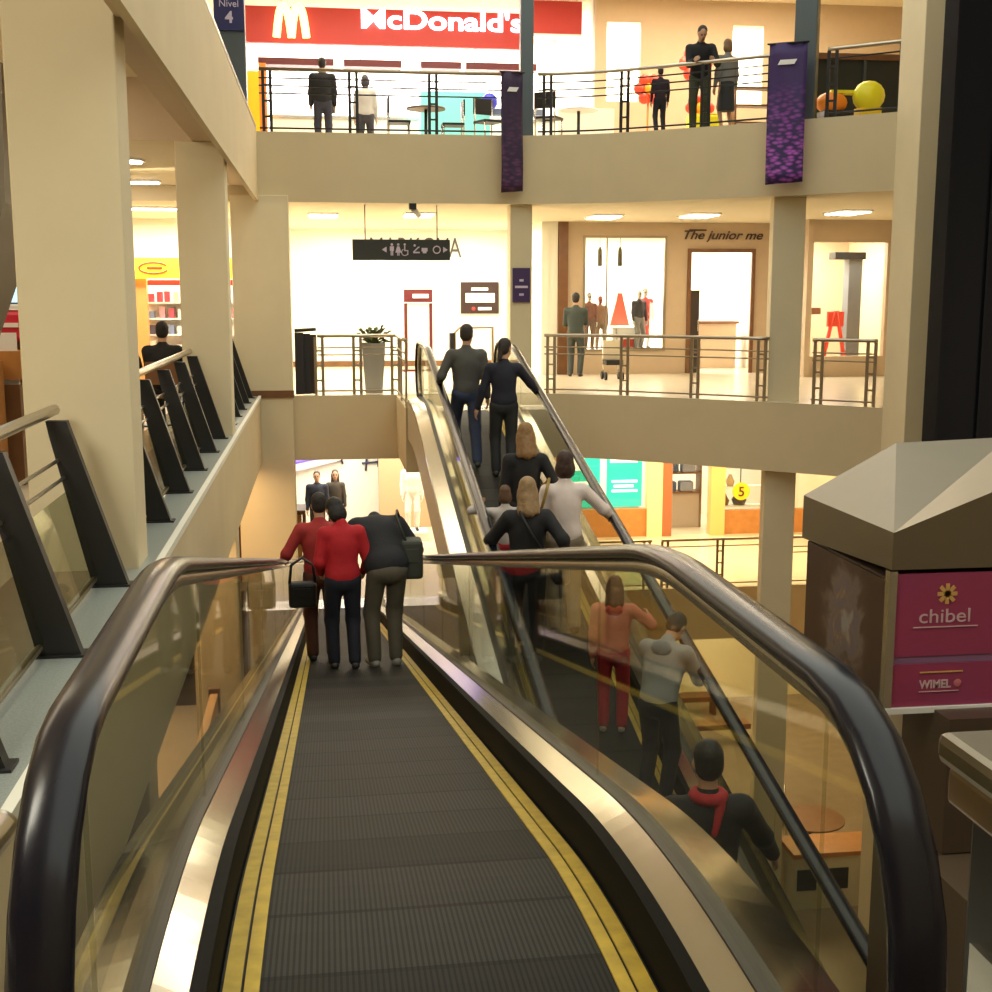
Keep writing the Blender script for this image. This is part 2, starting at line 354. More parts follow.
# ------------------------------------------------------------------ moving ramps
def gbl(u, w): return 0. if u < -w else (u if u > w else (u+w)**2/(4*w))
def make_ramp(label, xc, half, bhalf, outer, zfun, y0, y1, knees, rr=.40, hz=.985, truss=.45, hfun=None):
    """xc centre, half = handrail offset, bhalf = half pallet width, outer = half of the outer deck, zfun(y), y0..y1 newel centres"""
    root = thing('moving_ramp', label, 'escalator', (xc, y0, zfun(y0)), 'moving ramps in the atrium')
    ys = set([y0, y1]); y = y0
    while y < y1:
        ys.add(round(y,3)); y += .12 if any(abs(y-k) < 1.3 for k in knees) else .5
    ys = sorted(ys)
    def strip(prof, a=None, b=None, mb=None, smooth=True):
        mb = mb or MB(); Y = [q for q in ys if (a is None or q >= a-1e-6) and (b is None or q <= b+1e-6)]; n = len(prof)
        vs = [(xc+x, q, zfun(q)+dz) for q in Y for x,dz in prof]
        fs = [(i*n+k, i*n+(k+1)%n, (i+1)*n+(k+1)%n, (i+1)*n+k) for i in range(len(Y)-1) for k in range(n)]
        o = len(mb.v); mb.add(vs, fs, 0, False)
        mb.f.append([o+k for k in range(n)][::-1]); mb.f.append([o+(len(Y)-1)*n+k for k in range(n)]); mb.mi += [0,0]; mb.sm += [False,False]
        return mb
    P = lambda prof, s: [(x*s, z) for x, z in (prof if s > 0 else prof[::-1])]
    strip([(-bhalf,-.03),(bhalf,-.03),(bhalf,0),(-bhalf,0)], y0+.25, y1-.25).build('pallet_band', BELT, root)
    for a, b in ((y0-.45, y0+.25), (y1-.25, y1+.45)):
        z = zfun(y0) if a < (y0+y1)/2 else zfun(y1)
        m = MB().box(xc-bhalf-.02, xc+bhalf+.02, a, b, z-.03, z+.004)
        for k in range(5): m.box(xc-bhalf, xc+bhalf, a+.08+k*.09, a+.10+k*.09, z+.004, z+.007)
        m.build('comb_plate', STEEL, root)
    glass_y = [y0] + [y0 + (y1-y0)*k/11 for k in range(1, 11)] + [y1]
    for s in (-1, 1):
        m = strip(P([(bhalf-.052,-.005),(bhalf-.008,-.005),(bhalf-.008,.006),(bhalf-.052,.006)], s), y0+.25, y1-.25)
        strip(P([(bhalf-.098,-.005),(bhalf-.060,-.005),(bhalf-.060,.006),(bhalf-.098,.006)], s), y0+.25, y1-.25, m).build('yellow_line', YELLOW, root)
        g = half - .028
        strip(P([(bhalf+.004,-.06),(bhalf+.040,-.06),(bhalf+.040,.150),(bhalf+.004,.146)], s)).build('skirt', SKIRT, root)
        strip(P([(bhalf+.041,.09),(g,.09),(g,.190),(bhalf+.041,.150)], s)).build('inner_deck', DECKM, root)
        strip(P([(g+.001,.09),(half+.03,.09),(half+.03,.197),(g+.001,.197)], s)).build('glass_seal', SEAL, root)
        strip(P([(half+.031,.09),(outer,.09),(outer,.145),(half+.031,.190)], s)).build('outer_deck', DECKM, root)
        strip(P([(outer-.012,.089),(outer,.089),(outer,-truss),(outer-.012,-truss)], s)).build('side_cladding', CLAD, root)
        # handrail path: newel, run, newel
        path = []
        for k in range(13):
            a = -PI/2 - PI*k/12; path.append((y0+rr*math.cos(a), zfun(y0)+hz-rr+rr*math.sin(a)))
        top = [(q, hfun(q)+hz) for q in ys[1:-1]]
        end = []
        for k in range(13):
            a = PI/2 - PI*k/12; end.append((y1+rr*math.cos(a), zfun(y1)+hz-rr+rr*math.sin(a)))
        full = path + top + end
        def sweep(prof):
            vs = []; N = len(full); n = len(prof)
            for i,(yy,zz) in enumerate(full):
                a = full[max(i-1,0)]; b = full[min(i+1,N-1)]; ty,tz = b[0]-a[0], b[1]-a[1]; L = math.hypot(ty,tz); ty/=L; tz/=L
                vs += [(xc+s*half+x, yy-tz*nn, zz+ty*nn) for x,nn in prof]
            fs = [(i*n+k, i*n+(k+1)%n, (i+1)*n+(k+1)%n, (i+1)*n+k) for i in range(N-1) for k in range(n)]
            m = MB().add(vs, fs, 0, True); m.f.append(list(range(n))[::-1]); m.f.append([(N-1)*n+k for k in range(n)]); m.mi += [0,0]; m.sm += [False,False]
            return m
        sweep([(.047,-.010),(.050,.004),(.042,.016),(.022,.024),(0,.026),(-.022,.024),(-.042,.016),(-.050,.004),(-.047,-.010),(-.036,-.016),(.036,-.016)]).build('handrail', RUBBER, root)
        sweep([(.020,-.060),(.020,-.017),(-.020,-.017),(-.020,-.060)]).build('handrail_guide', STEEL, root)
        gx0, gx1 = xc+s*half-.006, xc+s*half+.006
        def pane(poly):
            MB().extrude_x(poly, gx0, gx1).build('glass_panel', GLASS, root)
        arc = [(yy + (y0-yy)*.0, zz) for yy,zz in path]
        inset = lambda c, pts: [(c[0]+(p[0]-c[0])*(rr-.065)/rr, c[1]+(p[1]-c[1])*(rr-.065)/rr) for p in pts]
        pane(inset((y0, zfun(y0)+hz-rr), path) + [(y0, zfun(y0)+.13)])
        pane(inset((y1, zfun(y1)+hz-rr), end) + [(y1, zfun(y1)+.13)])
        for a, b in zip(glass_y[:-1], glass_y[1:]):
            Y = [a+.006] + [q for q in ys if a+.03 < q < b-.03] + [b-.006]
            pane([(q, zfun(q)+.13) for q in Y] + [(q, hfun(q)+hz-.063) for q in Y[::-1]])
        for yy, zz, sg in ((y0, zfun(y0), -1), (y1, zfun(y1), 1)):      # newel base below the handrail
            m = MB(); xa, xb = sorted((xc+s*(bhalf+.02), xc+s*outer)); ya, yb = sorted((yy, yy+sg*(rr-.02)))
            m.box(xa, xb, ya, yb, zz+.0, zz+.125); m.build('newel_base', STEEL, root, bevel=.02)
    strip([(-outer+.013,-truss+.02),(outer-.013,-truss+.02),(outer-.013,-truss),(-outer+.013,-truss)]).build('underside', CLAD, root)
    return root
RUN = 4.3 / T
def z_down(y, w=.7): return -T*(gbl(y-3.25,w) - gbl(y-3.25-RUN,w))
def z_up(y, w=.7): return -4.3 + T*(gbl(y-17.3+RUN,w) - gbl(y-17.3,w))
make_ramp('wide ramp descending from the foreground between glass balustrades with yellow edged pallets', .25, .685, .54, .875, z_down, 2.17, 23.95, (3.25, 3.25+RUN), hfun=lambda y: z_down(y-.10,.28))
make_ramp('narrower ramp rising on the right of the foreground one up to the middle floor', 2.02, .60, .46, .79, z_up, -3.05, 18.6, (17.3-RUN, 17.3), hfun=lambda y: z_up(y,.3))
# bridging floor at the head of the rising ramp
struct(MB().prism([(1.22,18.95),(2.82,18.95),(2.82,21.44),(1.22,21.44)], -1.0, -.012).build('floor_bridge', [PLASTER]))
# fascia panels either side of the bridge
# ------------------------------------------------------------------ railings along the left walkway
def walkway_railing(ys, y_a, y_b, label):
    xb, xt = -1.27, -1.57
    o = thing('railing', label, 'railing', (xb, (y_a+y_b)/2, .012), 'railings with leaning black posts on the left walkway')
    for y in ys:
        m = MB(); poly = [(-1.36,.012),(-1.16,.012),(-1.19,.03),(-1.50,1.0),(-1.60,1.0)]
        m.extrude_y([(-1.36,.012),(-1.155,.012),(-1.165,.035),(-1.46,.985),(-1.575,.985),(-1.56,.9)], y-.035, y+.035)
        m.build('post', BLACKM, o)
        m = MB().box(-1.38,-1.135,y-.06,y+.06,.012,.024); m.build('foot_plate', BLACKM, o)
    MB().tube([(xt,y_a,1.03),(xt,y_b,1.03)], .033, 12).build('handrail', RAILM, o)
    for h in (.76,.66):
        x = xb + (xt-xb)*h; m = MB().tube([(x-.02,y_a,h),(x-.02,y_b,h)], .011, 8); m.build('rod', RAILM, o)
    x = xb + (xt-xb)*.1; MB().tube([(x-.05,y_a,.06),(x-.05,y_b,.06)], .018, 8).build('bottom_bar', BRONZE, o)
    Y = sorted(set([y_a]+list(ys)+[y_b]))
    for a,b in zip(Y[:-1],Y[1:]):
        if b-a < .3: continue
        MB().obox(((xb+xt)/2+.075-.06,(a+b)/2,.33),((xt-xb)*.25,0,.25),(0,(b-a)/2-.04,0),(.004,0,.004)).build('glass_panel', RGLASS, o)
    return o
walkway_railing((3.05,4.5,5.95,7.4), 2.0, 7.6, 'nearest leaning post railing, left of the foreground handrail and in front of the big column')
walkway_railing((9.5,10.9,12.3,13.7,15.0), 8.3, 15.25, 'leaning post railing between the big near column and the second column')
walkway_railing((16.6,17.7,18.8,19.9,20.9), 15.8, 21.2, 'farthest leaning post railing, between the second column and the wall corner')
# steel guard tube at the lower left
o = thing('guard_rail', 'brushed steel guard tube at the lower left corner beside the handrail', 'rail', (-.66,1.6,0))
MB().tube([(-.60,2.24,.745),(-.645,1.95,.72),(-.70,1.6,.72),(-.74,1.2,.72),(-.8,.6,.72)], .033, 14).build('tube', RAILM, o)
MB().tube([(-.70,1.6,0),(-.70,1.6,.70)], .022, 10).build('post', RAILM, o)
MB().ball((-.60,2.245,.746), .0335, .012, .0335).build('end_cap', RAILM, o)

# ------------------------------------------------------------------ curved balcony railings
def along(poly, t):
    L = [math.dist(poly[i],poly[i+1]) for i in range(len(poly)-1)]; d = t*sum(L)
    for i,l in enumerate(L):
        if d <= l or i == len(L)-1:
            u = d/l; return (poly[i][0]+(poly[i+1][0]-poly[i][0])*u, poly[i][1]+(poly[i+1][1]-poly[i][1])*u)
        d -= l
def edge_between(x0, x1, inset):
    P = []; n = 12
    for i in range(n+1):
        x = x0+(x1-x0)*i/n
        for a,b in zip(EDGE[:-1],EDGE[1:]):
            if a[0] <= x <= b[0]+1e-6:
                y = a[1]+(b[1]-a[1])*(x-a[0])/max(b[0]-a[0],1e-6); P.append((x, y+inset)); break
    return P
def balcony_railing(poly, z, label, posts, group, top=RAILM, rods=(.80,.68), m2=BRONZE, glass=False, h=1.0):
    c = along(poly,.5); o = thing('railing', label, 'railing', (c[0],c[1],z), group)
    MB().tube([(x,y,z+h) for x,y in poly], .030, 10).build('top_rail', top, o)
    for r in rods: MB().tube([(x,y,z+r) for x,y in poly], .013, 6).build('rod', m2, o)
    MB().tube([(x,y,z+.07) for x,y in poly], .016, 6).build('bottom_rail', m2, o)
    for t in posts:
        p = along(poly,t); q = along(poly,min(1,t+.02)); q0 = along(poly,max(0,t-.02)); d = Vector((q[0]-q0[0],q[1]-q0[1],0)).normalized()
        m = MB()
        for k in (-.06,.06):
            a = Vector((p[0],p[1],z)) + d*k; m.bar(a, a+Vector((0,0,h-.02)), .022, .05, up=d)
        for zz in (.25,.5,.75): m.bar(Vector((p[0],p[1],z+zz))-d*.06, Vector((p[0],p[1],z+zz))+d*.06, .02, .03)
        m.build('post', m2, o)
    if glass:
        m = MB()
        for a,b in zip(poly[:-1],poly[1:]): m.bar((a[0],a[1],z+.36),(b[0],b[1],z+.36),.008,.56)
        m.build('glass_panel', RGLASS, o)
    return o
G1 = 'steel railings along the balcony of the middle floor'
balcony_railing([(-.10,21.5),(1.24,21.52)], 0, 'middle floor railing in front of the white planter, left of the ramps', (.02,.5,.985), G1)
balcony_railing([(1.24,21.5),(1.24,19.0)], 0, 'short side railing along the left of the rising ramp landing', (.5,.97), G1)
balcony_railing(edge_between(3.78,7.02,.12), 0, 'long middle floor railing in front of the tan shopfront', (.03,.36,.68,.97), G1)
balcony_railing(edge_between(7.55,8.3,.10), 0, 'short middle floor railing between the right hand column and the right pillar', (.10,.92), G1)
G2 = 'dark railings along the balcony of the upper floor'
balcony_railing([(-.95,21.52),(1.2,21.52),(2.0,21.52),(3.3,21.50)], 4.32, 'upper floor railing in front of the red fast food shop', (.03,.36,.67,.97), G2, m2=BLACKM, rods=(.86,.74,.62), top=BRONZE)
balcony_railing(edge_between(3.65,7.05,.12), 4.32, 'upper floor railing between the dark pole and the bright purple banner', (.04,.36,.70,.97), G2, m2=BLACKM, rods=(.86,.74,.62), top=RAILM)
balcony_railing(edge_between(7.6,8.5,.12), 4.32, 'short upper floor railing over the dark play corner at the right', (.06,.95), G2, m2=BLACKM, rods=(.86,), top=RAILM)
balcony_railing([(-1.75,-4),(-1.75,21.0)], 4.35, 'upper walkway railing along the sloping line at top left', tuple(k/16 for k in range(17)), G2, m2=RAILM, rods=(.8,.55,.3), top=RAILM)
balcony_railing([(3.0,24.5),(6.6,24.5)], -4.3, 'lower floor railing behind the rising ramp people', (.1,.5,.97), 'railings along the lower floor', glass=True)
balcony_railing([(6.8,24.5),(9.3,24.5)], -4.3, 'lower floor railing in front of the pale lit floor, left of the lower column', (.03,.5,.97), 'railings along the lower floor', glass=False, rods=(.86,))
balcony_railing([(9.45,24.5),(12.3,24.5)], -4.3, 'lower floor railing right of the lower column', (.03,.3,.97), 'railings along the lower floor')
# ------------------------------------------------------------------ signs, banners, kiosk
def hanging_banner(xl, xr, y, z0, z1, m, label, ang, bar_m):
    w = xr-xl; cx = (xl+xr)/2; o = thing('banner', label, 'banner', (cx,y,z0), 'purple banners hung from the upper balcony')
    a = math.radians(ang); d = Vector((math.cos(a), math.sin(a), 0)); n = Vector((-math.sin(a), math.cos(a), 0))
    N = 8; K = 12; vs = []
    for k in range(K+1):
        for i in range(N+1):
            u = i/N-.5; p = Vector((cx,y,0)) + d*u*w + n*.025*math.sin(u*7+k*.5); vs.append((p.x,p.y,z0+(z1-z0)*k/K + (.03*u if k == 0 else 0)))
    fs = [(k*(N+1)+i, k*(N+1)+i+1, (k+1)*(N+1)+i+1, (k+1)*(N+1)+i) for k in range(K) for i in range(N)]
    c = MB().add(vs, fs, 0, True).build('cloth', m, o); sl = c.modifiers.new('thick','SOLIDIFY'); sl.thickness = .008
    MB().tube([Vector((cx,y,z1))-d*(w/2+.03), Vector((cx,y,z1))+d*(w/2+.03)], .016, 8).build('hanging_bar', BLACKM, o)
    MB().bar(Vector((cx,y,z1)), Vector((cx,y,z1))+n*.35, .02, .02).build('bracket', BLACKM, o)
    p = Vector((cx,y,z1-.28)) - n*.045
    MB().obox(p, d*w*.22, n*.004, Vector((0,0,.035))+d*.02).build('printed_strip', WHITE, o, 'white printed strip')
    return o
hanging_banner(6.70,7.26,18.72,3.36,5.40, banner_mat('purple_scales', (.045,.02,.12), (.50,.11,.62), 0), 'bright purple banner with pale scale pattern hanging at the right', -30, None)
hanging_banner(2.99,3.36,21.15,3.38,5.30, banner_mat('dark_purple_scales', (.035,.016,.055), (.13,.035,.12), 0), 'dark narrow purple banner hanging beside the central pole', 8, None)
# overhead direction sign
o = thing('direction_sign', 'dark hanging direction sign with pictograms above the planter', 'sign', (1.37,21.85,2.27))
MB().box(.53,2.20,21.82,21.88,2.27,2.62).build('sign_board', mat('charcoal_board', (.03,.035,.035), .4), o)
for x in (.75,1.98): MB().tube([(x,21.85,2.62),(x,21.85,3.2)], .01, 6).build('hanger', BLACKM, o)
LIL = mat('pale_lilac', (.62,.55,.72), .5)
def pict(kind, x, z, s=.2):
    m = MB(); y0, y1 = 21.805, 21.82
    if kind == 'l': m.extrude_y([(x-.05,z),(x+.03,z-.05),(x+.03,z+.05)], y0, y1)
    if kind == 'r': m.extrude_y([(x+.05,z),(x-.03,z+.05),(x-.03,z-.05)], y0, y1)
    if kind in 'mw':
        m.ball((x,(y0+y1)/2,z+.085), .022,.007,.022)
        if kind == 'm': m.box(x-.035,x+.035,y0,y1,z-.02,z+.055).box(x-.022,x-.004,y0,y1,z-.10,z-.02).box(x+.004,x+.022,y0,y1,z-.10,z-.02)
        else: m.extrude_y([(x-.05,z-.05),(x+.05,z-.05),(x+.02,z+.055),(x-.02,z+.055)], y0, y1).box(x-.02,x-.004,y0,y1,z-.10,z-.05).box(x+.004,x+.02,y0,y1,z-.10,z-.05)
    if kind == 'c':                            # wheelchair
        m.ball((x-.01,(y0+y1)/2,z+.085), .02,.007,.02); m.box(x-.02,x,y0,y1,z-.01,z+.06); m.box(x-.02,x+.05,y0,y1,z-.025,z-.008); m.box(x+.035,x+.05,y0,y1,z-.09,z-.02)
        m.tube([(x-.01+.055*math.cos(a),(y0+y1)/2,z-.045+.055*math.sin(a)) for a in np.linspace(2,6,10)], .008, 6)
    if kind == 'o': m.tube([(x+.06*math.cos(a),(y0+y1)/2,z+.06*math.sin(a)) for a in np.linspace(0,2*PI,16)], .011, 6)
    if kind == 'e': m.box(x-.055,x+.055,y0,y1,z-.06,z-.035).extrude_y([(x-.06,z-.035),(x-.03,z-.035),(x+.06,z+.05),(x+.03,z+.05)], y0, y1).ball((x-.03,(y0+y1)/2,z+.07),.02,.007,.02)
    if kind == 't': m.box(x-.05,x+.05,y0,y1,z-.03,z+.03).box(x-.03,x+.03,y0,y1,z-.06,z-.03)
    return m.build('pictogram', LIL, o)
for kd,x in (('l',1.08),('m',1.20),('w',1.31),('c',1.43),('e',1.62),('t',1.76),('o',1.97),('r',2.11)): pict(kd, x, 2.45)
# shop lettering on the white wall
o = thing('shop_lettering', 'dark shop lettering on the white wall behind the direction sign', 'lettering', (2.2,29.98,2.45))
text('MARKOVA', .66, (2.20,29.96,2.555), mat('grey_letters', (.07,.06,.05), .5), 'letters', o, width=2.15)
o = thing('shop_lettering', 'dark script lettering above the tan shop doorway', 'lettering', (8.55,26.45,2.85))
text('The junior me', .26, (8.52,26.43,2.86), mat('dark_brown_letters', (.07,.035,.02), .5), 'letters', o, shear=.35, width=1.75, bold=.004)
MB().box(7.80,8.18,26.43,26.45,3.03,3.065).build('stroke', mat('dark_brown_letters', (.07,.035,.02)), o)
# dark red board and stand
o = thing('wall_board', 'dark red square board with three pale strips on the white wall', 'sign', (3.73,29.97,1.24))
MB().box(3.27,4.18,29.93,29.99,1.24,1.98).build('board', mat('maroon_board', (.030,.010,.010), .45), o)
for a,b,c,d in ((3.52,3.92,1.78,1.85),(3.38,4.08,1.50,1.72),(3.68,4.0,1.32,1.39)): MB().box(a,b,29.91,29.93,c,d).build('printed_strip', WHITE, o)
MB().ball((3.57,29.92,1.355), .045,.01,.045).build('red_dot', RED, o)
o = thing('display_stand', 'tall display stand with dark red header behind the planter', 'stand', (2.1,28.0,0))
MB().box(1.79,1.86,27.96,28.04,0,1.5).build('side_frame', DRED, o); MB().box(2.35,2.42,27.96,28.04,0,1.5).build('side_frame', DRED, o)
MB().box(1.79,2.42,27.94,28.06,1.52,1.80).build('header', DRED, o); MB().box(1.98,2.33,27.92,27.94,1.61,1.70).build('printed_strip', WHITE, o)
MB().box(1.86,2.35,27.99,28.02,.35,1.5).build('panel', WHITEW, o); MB().box(1.75,2.46,27.85,28.15,0,.04).build('base', DRED, o)
# purple sign on the middle column
o = thing('level_sign', 'small purple sign fixed on the slim middle floor column', 'sign', (3.39,21.48,1.56))
MB().box(3.24,3.54,21.47,21.50,1.56,2.14).build('board', PURPLE, o)
for z,w in ((1.93,.07),(1.82,.22),(1.69,.08)): MB().box(3.39-w/2,3.39+w/2,21.46,21.47,z-.02,z+.02).build('printed_strip', LIL, o)
# level 4 sign on the upper left pole
o = thing('level_sign', 'navy level four sign on the dark pole at top left', 'sign', (-1.38,21.42,6.0))
MB().box(-1.62,-1.14,21.39,21.45,5.88,7.2).build('board', NAVY, o)
text('Nivel', .15, (-1.38,21.385,6.24), LIL, 'level_word', o); text('4', .24, (-1.38,21.385,6.00), LIL, 'level_digit', o, bold=.008)
# ceiling spotlight camera under the fascia
o = thing('spotlight', 'small spotlight under the balcony edge above the direction sign', 'lamp', (1.55,21.5,3.2))
MB().box(1.48,1.60,21.44,21.56,3.10,3.2).build('mount', BLACKM, o); MB().tube([(1.55,21.52,3.12),(1.66,21.75,3.02)], .05, 12).build('head', WHITE, o)
# planter
o = thing('planter', 'tall white tapered planter with leafy plant behind the middle floor railing', 'planter', (.865,22.0,0))
MB().add([(.72,21.87,0),(1.01,21.87,0),(1.01,22.13,0),(.72,22.13,0),(.66,21.8,.86),(1.07,21.8,.86),(1.07,22.2,.86),(.66,22.2,.86)],
         [(3,2,1,0),(0,1,5,4),(1,2,6,5),(2,3,7,6),(3,0,4,7)]).build('pot', mat('grey_white_pot', (.42,.41,.37), .5), o)
MB().box(.68,1.05,21.82,22.18,.80,.84).build('soil', mat('soil', (.05,.035,.02), .9), o)
m = MB(); rr = random.Random(3)
for k in range(70):
    a = rr.uniform(0,2*PI); e = rr.uniform(.1,1.2); L = rr.uniform(.12,.40); d = Vector((math.cos(a)*math.cos(e), math.sin(a)*math.cos(e), math.sin(e)))
    b = Vector((.865,22.0,.84)); tip = b + d*L; sd = d.cross(Vector((0,0,1))).normalized()*.045; up = Vector((0,0,.025))
    m.add([b+d*L*.45, tip-d*.05+sd+up, tip+d*.03-Vector((0,0,.03)), tip-d*.05-sd+up], [(0,1,2,3)])
    m.bar(b, b+d*L*.5, .006, .006)
m.build('foliage', mat('plant_leaf', (.10,.13,.045), .5, noise=.4), o)
# dark rolled barrier posts at the left end of the middle floor railing
o = thing('barrier_stack', 'stack of dark folded barrier panels beside the wall corner', 'barrier', (-.3,21.53,0))
for i,(x,y) in enumerate(((-.40,21.47),(-.29,21.53),(-.19,21.60))): MB().box(x-.075,x+.075,y-.03,y+.03,.02,1.06-.02*i).build('panel', mat('dark_panel', (.018,.017,.02), .5) if i != 2 else mat('brown_black_panel', (.06,.035,.025), .5), o)
MB().tube([(-.47,21.50,1.09),(-.12,21.58,1.11)], .03, 8).build('top_bar', BLACKM, o)
def picture_mat():
    m = bpy.data.materials.new('side_picture'); m.use_nodes = True; nt = m.node_tree; b = nt.nodes['Principled BSDF']; b.inputs['Roughness'].default_value = .3
    tc = nt.nodes.new('ShaderNodeTexCoord'); n = nt.nodes.new('ShaderNodeTexNoise'); n.inputs['Scale'].default_value = 13; n.inputs['Detail'].default_value = 3; n.inputs['Distortion'].default_value = .6
    nt.links.new(tc.outputs['Object'], n.inputs['Vector']); mp = nt.nodes.new('ShaderNodeMapping'); mp.inputs['Location'].default_value = (0,-.31*3.4,-.62*2.9); mp.inputs['Scale'].default_value = (0,3.4,2.9)
    nt.links.new(tc.outputs['Object'], mp.inputs[0]); g = nt.nodes.new('ShaderNodeTexGradient'); g.gradient_type = 'SPHERICAL'; nt.links.new(mp.outputs[0], g.inputs[0])
    mu = nt.nodes.new('ShaderNodeMath'); mu.operation = 'MULTIPLY'; nt.links.new(n.outputs['Fac'], mu.inputs[0]); nt.links.new(g.outputs['Fac'], mu.inputs[1])
    cr = nt.nodes.new('ShaderNodeValToRGB'); e = cr.color_ramp.elements; e[0].position = .12; e[0].color = (.055,.028,.022,1); e[1].position = .5; e[1].color = (.24,.22,.21,1)
    for p,c in ((.20,(.075,.04,.03)),(.28,(.16,.12,.10)),(.36,(.12,.10,.13)),(.42,(.19,.12,.07))): q = e.new(p); q.color = (*c,1)
    nt.links.new(mu.outputs[0], cr.inputs[0]); nt.links.new(cr.outputs[0], b.inputs['Base Color']); return m
# information kiosk at the right
o = thing('information_kiosk', 'information kiosk with sloping steel hood and pink poster at the right', 'kiosk', (1.95,3.55,0))
MB().add([(1.69,3.50,.99),(1.69,4.22,.99),(2.45,4.22,.99),(2.45,3.50,1.28),(1.69,3.50,.875),(1.69,4.22,.835),(2.45,4.22,.875),(2.45,3.50,.875),(2.02,4.20,1.175),(2.45,4.20,1.19)],
         [(0,4,5,1),(3,7,4,0),(2,6,7,3),(1,5,6,2),(0,1,8),(0,8,9,3),(1,2,9,8),(2,3,9)]).build('hood', mat('satin_steel', (.24,.20,.14), .38, .75, noise=.1), o)
MB().box(1.71,2.43,3.52,4.20,.43,.835).build('cabinet', mat('dark_cabinet', (.07,.045,.03), .4), o)
MB().box(1.85,2.35,3.40,3.70,0,.43).build('pedestal', mat('dark_cabinet', (.07,.045,.03)), o)
MB().box(1.685,1.71,3.50,3.53,.42,.87).build('corner_trim', STEEL, o); MB().box(1.69,2.45,3.495,3.54,.42,.438).build('lower_trim', WHITE, o)
POST = mat('pink_poster', (.33,.035,.085), .35, noise=.25, nscale=3, var=(.26,.05,.13))
pp = MB().box(1.712,2.42,3.505,3.519,.60,.86).build('poster', POST, o)
p2 = MB().box(1.712,2.42,3.505,3.519,.44,.575).build('lower_poster', POST, o); MB().box(1.712,2.42,3.508,3.519,.576,.60).build('divider', mat('lilac_divider', (.25,.12,.24), .3), o)
PALE = mat('pale_pink_letters', (.62,.42,.45), .5)
text('chibel', .062, (1.872,3.504,.705), PALE, 'poster_word', pp, ext=.001, width=.165)
MB().box(1.77,1.98,3.502,3.5045,.690,.693).build('poster_rule', PALE, pp)
m = MB(); 
for k in range(8): a = k*PI/4; m.obox((1.875+.014*math.cos(a),3.503,.795+.014*math.sin(a)),(math.cos(a)*.018,0,math.sin(a)*.018),(0,.001,0),(-math.sin(a)*.006,0,math.cos(a)*.006))
m.build('star_mark', mat('amber_mark', (.65,.38,.12), .5), pp)
text('WIMEL', .036, (1.852,3.504,.497), PALE, 'poster_word', p2, ext=.001, width=.105, bold=.001)
MB().box(1.80,1.93,3.502,3.5045,.485,.487).build('poster_rule', PALE, p2); MB().ball((1.925,3.503,.51),.013,.002,.013).build('round_mark', mat('rose_mark', (.55,.16,.18), .5), p2)
MB().box(1.80,1.94,3.502,3.5045,.546,.55).build('poster_rule', mat('amber_mark', (.65,.38,.12)), p2)
# side poster with a blurred pale display of goods
sp = MB().box(1.70,1.712,3.56,4.19,.44,.83).build('side_poster', picture_mat(), o)
# bin at the right edge
o = thing('litter_bin', 'dark litter bin with pale steel lid at the right edge', 'bin', (1.5,2.1,0))
MB().box(1.19,1.70,1.86,2.24,.78,.845).build('lid', mat('satin_steel', (.52,.47,.38)), o, bevel=.02)
MB().box(1.21,1.68,1.88,2.22,.70,.775).build('collar', mat('bin_collar', (.38,.27,.19), .35, .4), o, bevel=.01)
MB().box(1.25,1.66,1.92,2.20,.0,.70).build('body', mat('dark_bin', (.02,.018,.018), .4), o, bevel=.02)
MB().box(1.235,1.25,1.98,2.14,.3,.44).build('handle', STEEL, o)
# sloping underside of a stair seen behind the big column
o = thing('stair_flight', 'dark sloping underside of a stair left of the big column', 'stair', (-3.1,9.4,0))
MB().extrude_y([(-2.60,.95),(-2.08,2.30),(-2.05,3.2),(-2.5,3.2),(-2.9,2.0),(-3.2,.95)], 8.9, 10.0).build('sloping_soffit', mat('grey_brown_soffit', (.20,.16,.11), .5, noise=.3, nscale=3), o)
MB().box(-3.2,-2.62,8.9,10.0,0,.95).build('support', mat('grey_brown_soffit', (.2,.16,.11)), o)
# ------------------------------------------------------------------ shops on the upper floor
o = thing('shop_sign', 'red fascia band with white lit lettering and yellow arches over the fast food counter', 'sign', (1.5,27.0,6.75))
MB().box(-1.6,4.45,26.95,27.1,6.75,7.46).build('band', mat('sign_red', (.40,.03,.025), .5, emit=(1,.08,.05), estr=.12), o)
text("McDonald's", .52, (2.58,26.93,7.09), mat('lit_white_letters', (1,1,1), .5, emit=(1,.85,1), estr=5), 'letters', o, width=3.35, bold=.012)
m = MB()
def arch(xa, xb, z0, h):
    P = []
    for k in range(17):
        u = -1 + 2*k/16; P.append((xa+(xb-xa)*(k/16), 26.90, z0+h*(1-abs(u)**2.6)))
    return P
for a,b in ((-.80,-.50),(-.50,-.20)):
    m.tube(arch(a,b,6.85,.60), .078, 8)
m.build('arches', mat('lit_yellow_arches', (1,.8,.2), .5, emit=(1,.78,.25), estr=3.2), o)
o = thing('shop_sign', 'plain red fascia panel right of the central dark pole', 'sign', (4.85,26.5,6.95))
MB().box(4.30,5.42,26.45,26.55,6.98,7.62).build('band', mat('sign_red', (.40,.03,.025)), o); MB().box(4.28,5.44,26.44,26.56,6.94,6.975).build('edge', WHITE, o)
o = thing('menu_canopy', 'red edged shelf with white lit menu boards over the counter', 'canopy', (1.8,27.6,6.0))
for i,(a,b) in enumerate(((-1.2,.35),(.55,1.75),(2.15,3.0),(3.1,4.6))): MB().box(a,b,27.15,27.5,6.36,6.50).build('red_edge', DRED, o)
for a,b in ((-1.1,.3),(.4,1.8),(1.9,3.1),(3.2,4.6)): MB().box(a,b,28.6,28.68,5.65,6.32).build('menu_board', mat('lit_menu', (1,1,1), .5, emit=(1,.97,.93), estr=2.2), o)
